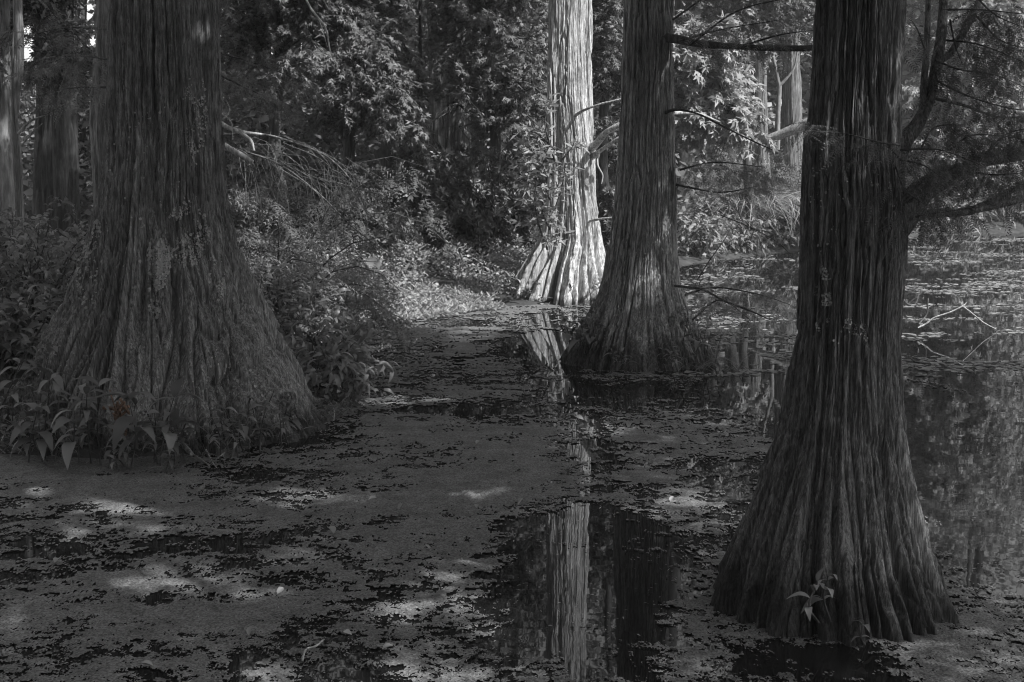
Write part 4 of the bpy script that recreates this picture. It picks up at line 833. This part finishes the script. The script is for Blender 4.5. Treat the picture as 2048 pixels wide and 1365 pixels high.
# ------------------------------------------------------------------ herbs and single leaves
def herb(label, base, h, seed, nst=3, size=.17, name='marsh_herb', group=None, pairs=4, lean=(0, 0), mt='leaf_herb', spread=.12):
    rng = np.random.default_rng(seed); root = thing(name, label, 'plant', base, group); st, lf = MB(), MB()
    Pl, Dl, Nl, Sl = [], [], [], []
    for s in range(nst):
        b = np.array(base) + np.r_[rng.normal(0, spread, 2)*[1, .5], -.02]; L = h*rng.uniform(.65, 1.05)
        e = b + np.r_[rng.normal(0, .18*L, 2) + np.array(lean)*L, L]; p = path(np.array([b, (b+e)/2+np.r_[rng.normal(0, .03, 2), 0], e]), 10); tube(st, p, np.linspace(.006, .0025, 10), 5)
        a0 = rng.uniform(0, PI)
        for k in range(pairs):
            f = .3 + .7*(k+1)/pairs if pairs > 1 else 1; q = p[min(9, int(f*9))]; a = a0 + k*PI/2 + rng.normal(0, .25)
            for sgn in (0, PI):
                Pl.append(q); Dl.append([math.cos(a+sgn), math.sin(a+sgn), rng.uniform(-.35, .6)]); Nl.append([0, 0, 1]); Sl.append(size*rng.uniform(.45, 1.15)*(1.05-.25*abs(f-.7)))
        Pl.append(p[-1]); Dl.append([*rng.normal(0, .6, 2), .5]); Nl.append([0, 0, 1]); Sl.append(size*.7)
    place(lf, T_big(.18, .36, 7), Pl, np.array(Dl), np.array(Nl, float) + rng.normal(0, .15, (len(Nl), 3)), Sl)
    st.build('stem', M['bark_dark'], root); lf.build('leaves', M[mt], root); return root
G = 'herbs round the foot of the massive cypress'
for i, (px, Yq, h, ns, sz, lb) in enumerate((
    (285, 8.85, .52, 3, .27, 'tall herb with broad pale leaves right of the rotten hollow'),
    (165, 8.85, .5, 3, .25, 'herb with long lance leaves left of the rotten hollow'),
    (210, 9.0, .68, 2, .17, 'tallest herb whose top stands against the massive trunk'),
    (105, 9.0, .42, 3, .18, 'low dark herb near the left picture edge by the water'),
    (50, 9.2, .50, 3, .18, 'dark herb at left end of the massive foot'),
    (330, 8.95, .40, 3, .14, 'herb with leaning leaves left of the stubby dead branch'),
    (385, 9.0, .38, 3, .13, 'small herb just above the stubby dead branch'),
    (440, 9.1, .36, 4, .11, 'small leaved herb by the forked twigs'),
    (490, 9.3, .36, 3, .12, 'herb midway along the right side of the massive foot'),
    (545, 9.5, .36, 4, .12, 'herb near the right end of the massive foot'),
    (600, 9.8, .34, 4, .11, 'herb at the very right end of the massive foot'),
    (250, 8.8, .20, 5, .09, 'short herb right in front of the rotten hollow'),
    (10, 9.6, .60, 3, .19, 'herb with sunlit leaves at the left picture edge'))):
    b = at(px, 890, Yq); herb(lb, (b[0], Yq, .02), h, 800+i, ns, sz, group=G)
b = at(1170, 735, 13.0); herb('herb with big leaves on the left flare of the mid water cypress', (b[0], 13.0, .12), .42, 830, 4, .19, pairs=3, lean=(-.1, 0), spread=.12)
b = at(1150, 735, 13.0); herb('thin herb leaning left over water from the mid water cypress', (b[0], 13.0, .2), .38, 831, 2, .15, pairs=4, lean=(-.45, 0), spread=.04)
b = at(1255, 735, 12.75); herb('small herb on the front of the mid water cypress foot', (b[0], 12.72, .04), .2, 832, 3, .11, pairs=3, spread=.08)
b = at(1330, 735, 12.8); herb('small herb with drooping leaves right of front of mid water cypress', (b[0], 12.75, .04), .24, 833, 4, .11, pairs=3, spread=.1)
b = at(1390, 735, 13.0); herb('bushy herb on the right flare of the mid water cypress', (b[0], 13.0, .06), .5, 834, 6, .14, pairs=4, spread=.16)
b = at(1420, 735, 13.2); herb('herb at the right end of the mid water cypress foot', (b[0], 13.2, .04), .3, 835, 5, .12, pairs=3, spread=.1)
b = at(1660, 1225, 5.56); herb('young sprig with pale leaves on the foot of the nearest dark cypress', (b[0], 5.56, .12), .2, 836, 2, .11, pairs=3, spread=.03, mt='leaf_pale')
b = at(1725, 1260, 5.56); herb('tiny sprout with a round leaf low on the nearest dark cypress', (b[0], 5.56, .03), .10, 837, 1, .07, pairs=2, spread=.02)
G = 'leafy plants at the foot of the sunlit cypress'
for i, (px, Yq, h, lb) in enumerate(((1190, 18.4, .35, 'leafy plant at the right foot of the sunlit cypress'), (1000, 18.6, .3, 'leafy plant left of the foot of the sunlit cypress'), (960, 18.9, .34, 'round leaved plant at the right end of bright bank'))):
    b = at(px, 600, Yq); herb(lb, (b[0], Yq, .05), h, 840+i, 5, .11, group=G, pairs=3, spread=.15, mt='cover')
# one big upright leaf standing by the bank
c = at(754, 533, 15.8); mb = MB(); place(mb, T_big(.3, .2, 8), [c], [[-.2, .1, .15]], [[.1, -1, .5]], [.2]); place(mb, T_big(.3, .2, 8), [c+[-.02, 0, 0]], [[1, .1, .15]], [[.1, -.9, .6]], [.14])
tube(mb, path(np.array([c, c+[-.05, .02, -.2], c+[-.08, .05, -.5]]), 8), .005, 5)
tag(mb.build('broad_leaf', M['leaf_pale'], origin=c), 'single broad pale leaf on a stalk before the dark shrubs', 'leaf')
# fallen leaves: curled, all alike
rng = np.random.default_rng(12); FL = [(663, 1072), (978, 795), (1165, 842), (955, 890), (820, 822), (950, 1020), (800, 1020), (620, 1060), (1000, 775), (690, 1275), (915, 1268), (745, 1005), (1080, 880), (60, 1215), (115, 1130), (500, 1270), (780, 1305), (1120, 900), (935, 995), (1420, 885), (1340, 1005), (100, 1290), (300, 1340), (560, 1190), (1050, 1010), (860, 1100)]
lm = None
for i, (px, py) in enumerate(FL):
    c = on_water(px+rng.uniform(-6, 6), py); s = rng.uniform(.03, .06)*(1.5 if i < 3 else 1)
    if lm is None:
        mb = MB(); place(mb, T_big(.3, -.4, 6, .5), [[-.5, 0, 0]], [[1, 0, 0]], [[0, 0, 1]], [1.0]); o = mb.build('fallen_leaf', M['dry'], origin=(0, 0, 0)); lm = o
    else: o = lm.copy(); COL.objects.link(o)
    o.location = (c[0], c[1], .010); o.scale = (s, s, s); o.rotation_euler = (rng.normal(0, .3), rng.normal(0, .3), rng.uniform(0, 6.28))
    tag(o, 'small pale curled leaf lying on the duckweed', 'leaf', 'fallen leaves on the duckweed')

for o in ROOTS:
    if '_o' in o: del o['_o']
# thin scattering volume added over the swamp to lift the blacks (sky outside)
m = bpy.data.materials.new('lift_haze'); m.use_nodes = True; m.node_tree.nodes.clear()
o_ = m.node_tree.nodes.new('ShaderNodeOutputMaterial'); v_ = m.node_tree.nodes.new('ShaderNodeVolumePrincipled')
v_.inputs['Color'].default_value = (.95, .95, .95, 1); v_.inputs['Density'].default_value = LIFT_HAZE
m.node_tree.links.new(v_.outputs[0], o_.inputs['Volume'])
x0, x1, y0, y1, z0, z1 = -75, 105, -75, 175, -1.8, 17.5
mb = MB(); mb.add([[x0, y0, z0], [x1, y0, z0], [x1, y1, z0], [x0, y1, z0], [x0, y0, z1], [x1, y0, z1], [x1, y1, z1], [x0, y1, z1]], [[0, 3, 2, 1], [4, 5, 6, 7], [0, 1, 5, 4], [1, 2, 6, 5], [2, 3, 7, 6], [3, 0, 4, 7]])
tag(mb.build('lift_haze', m, smooth=False), 'thin scattering air added over the whole swamp to lift the blacks', 'lift_haze', kind='stuff')
print('sprays', nRC, nLC, nMC, nBC)
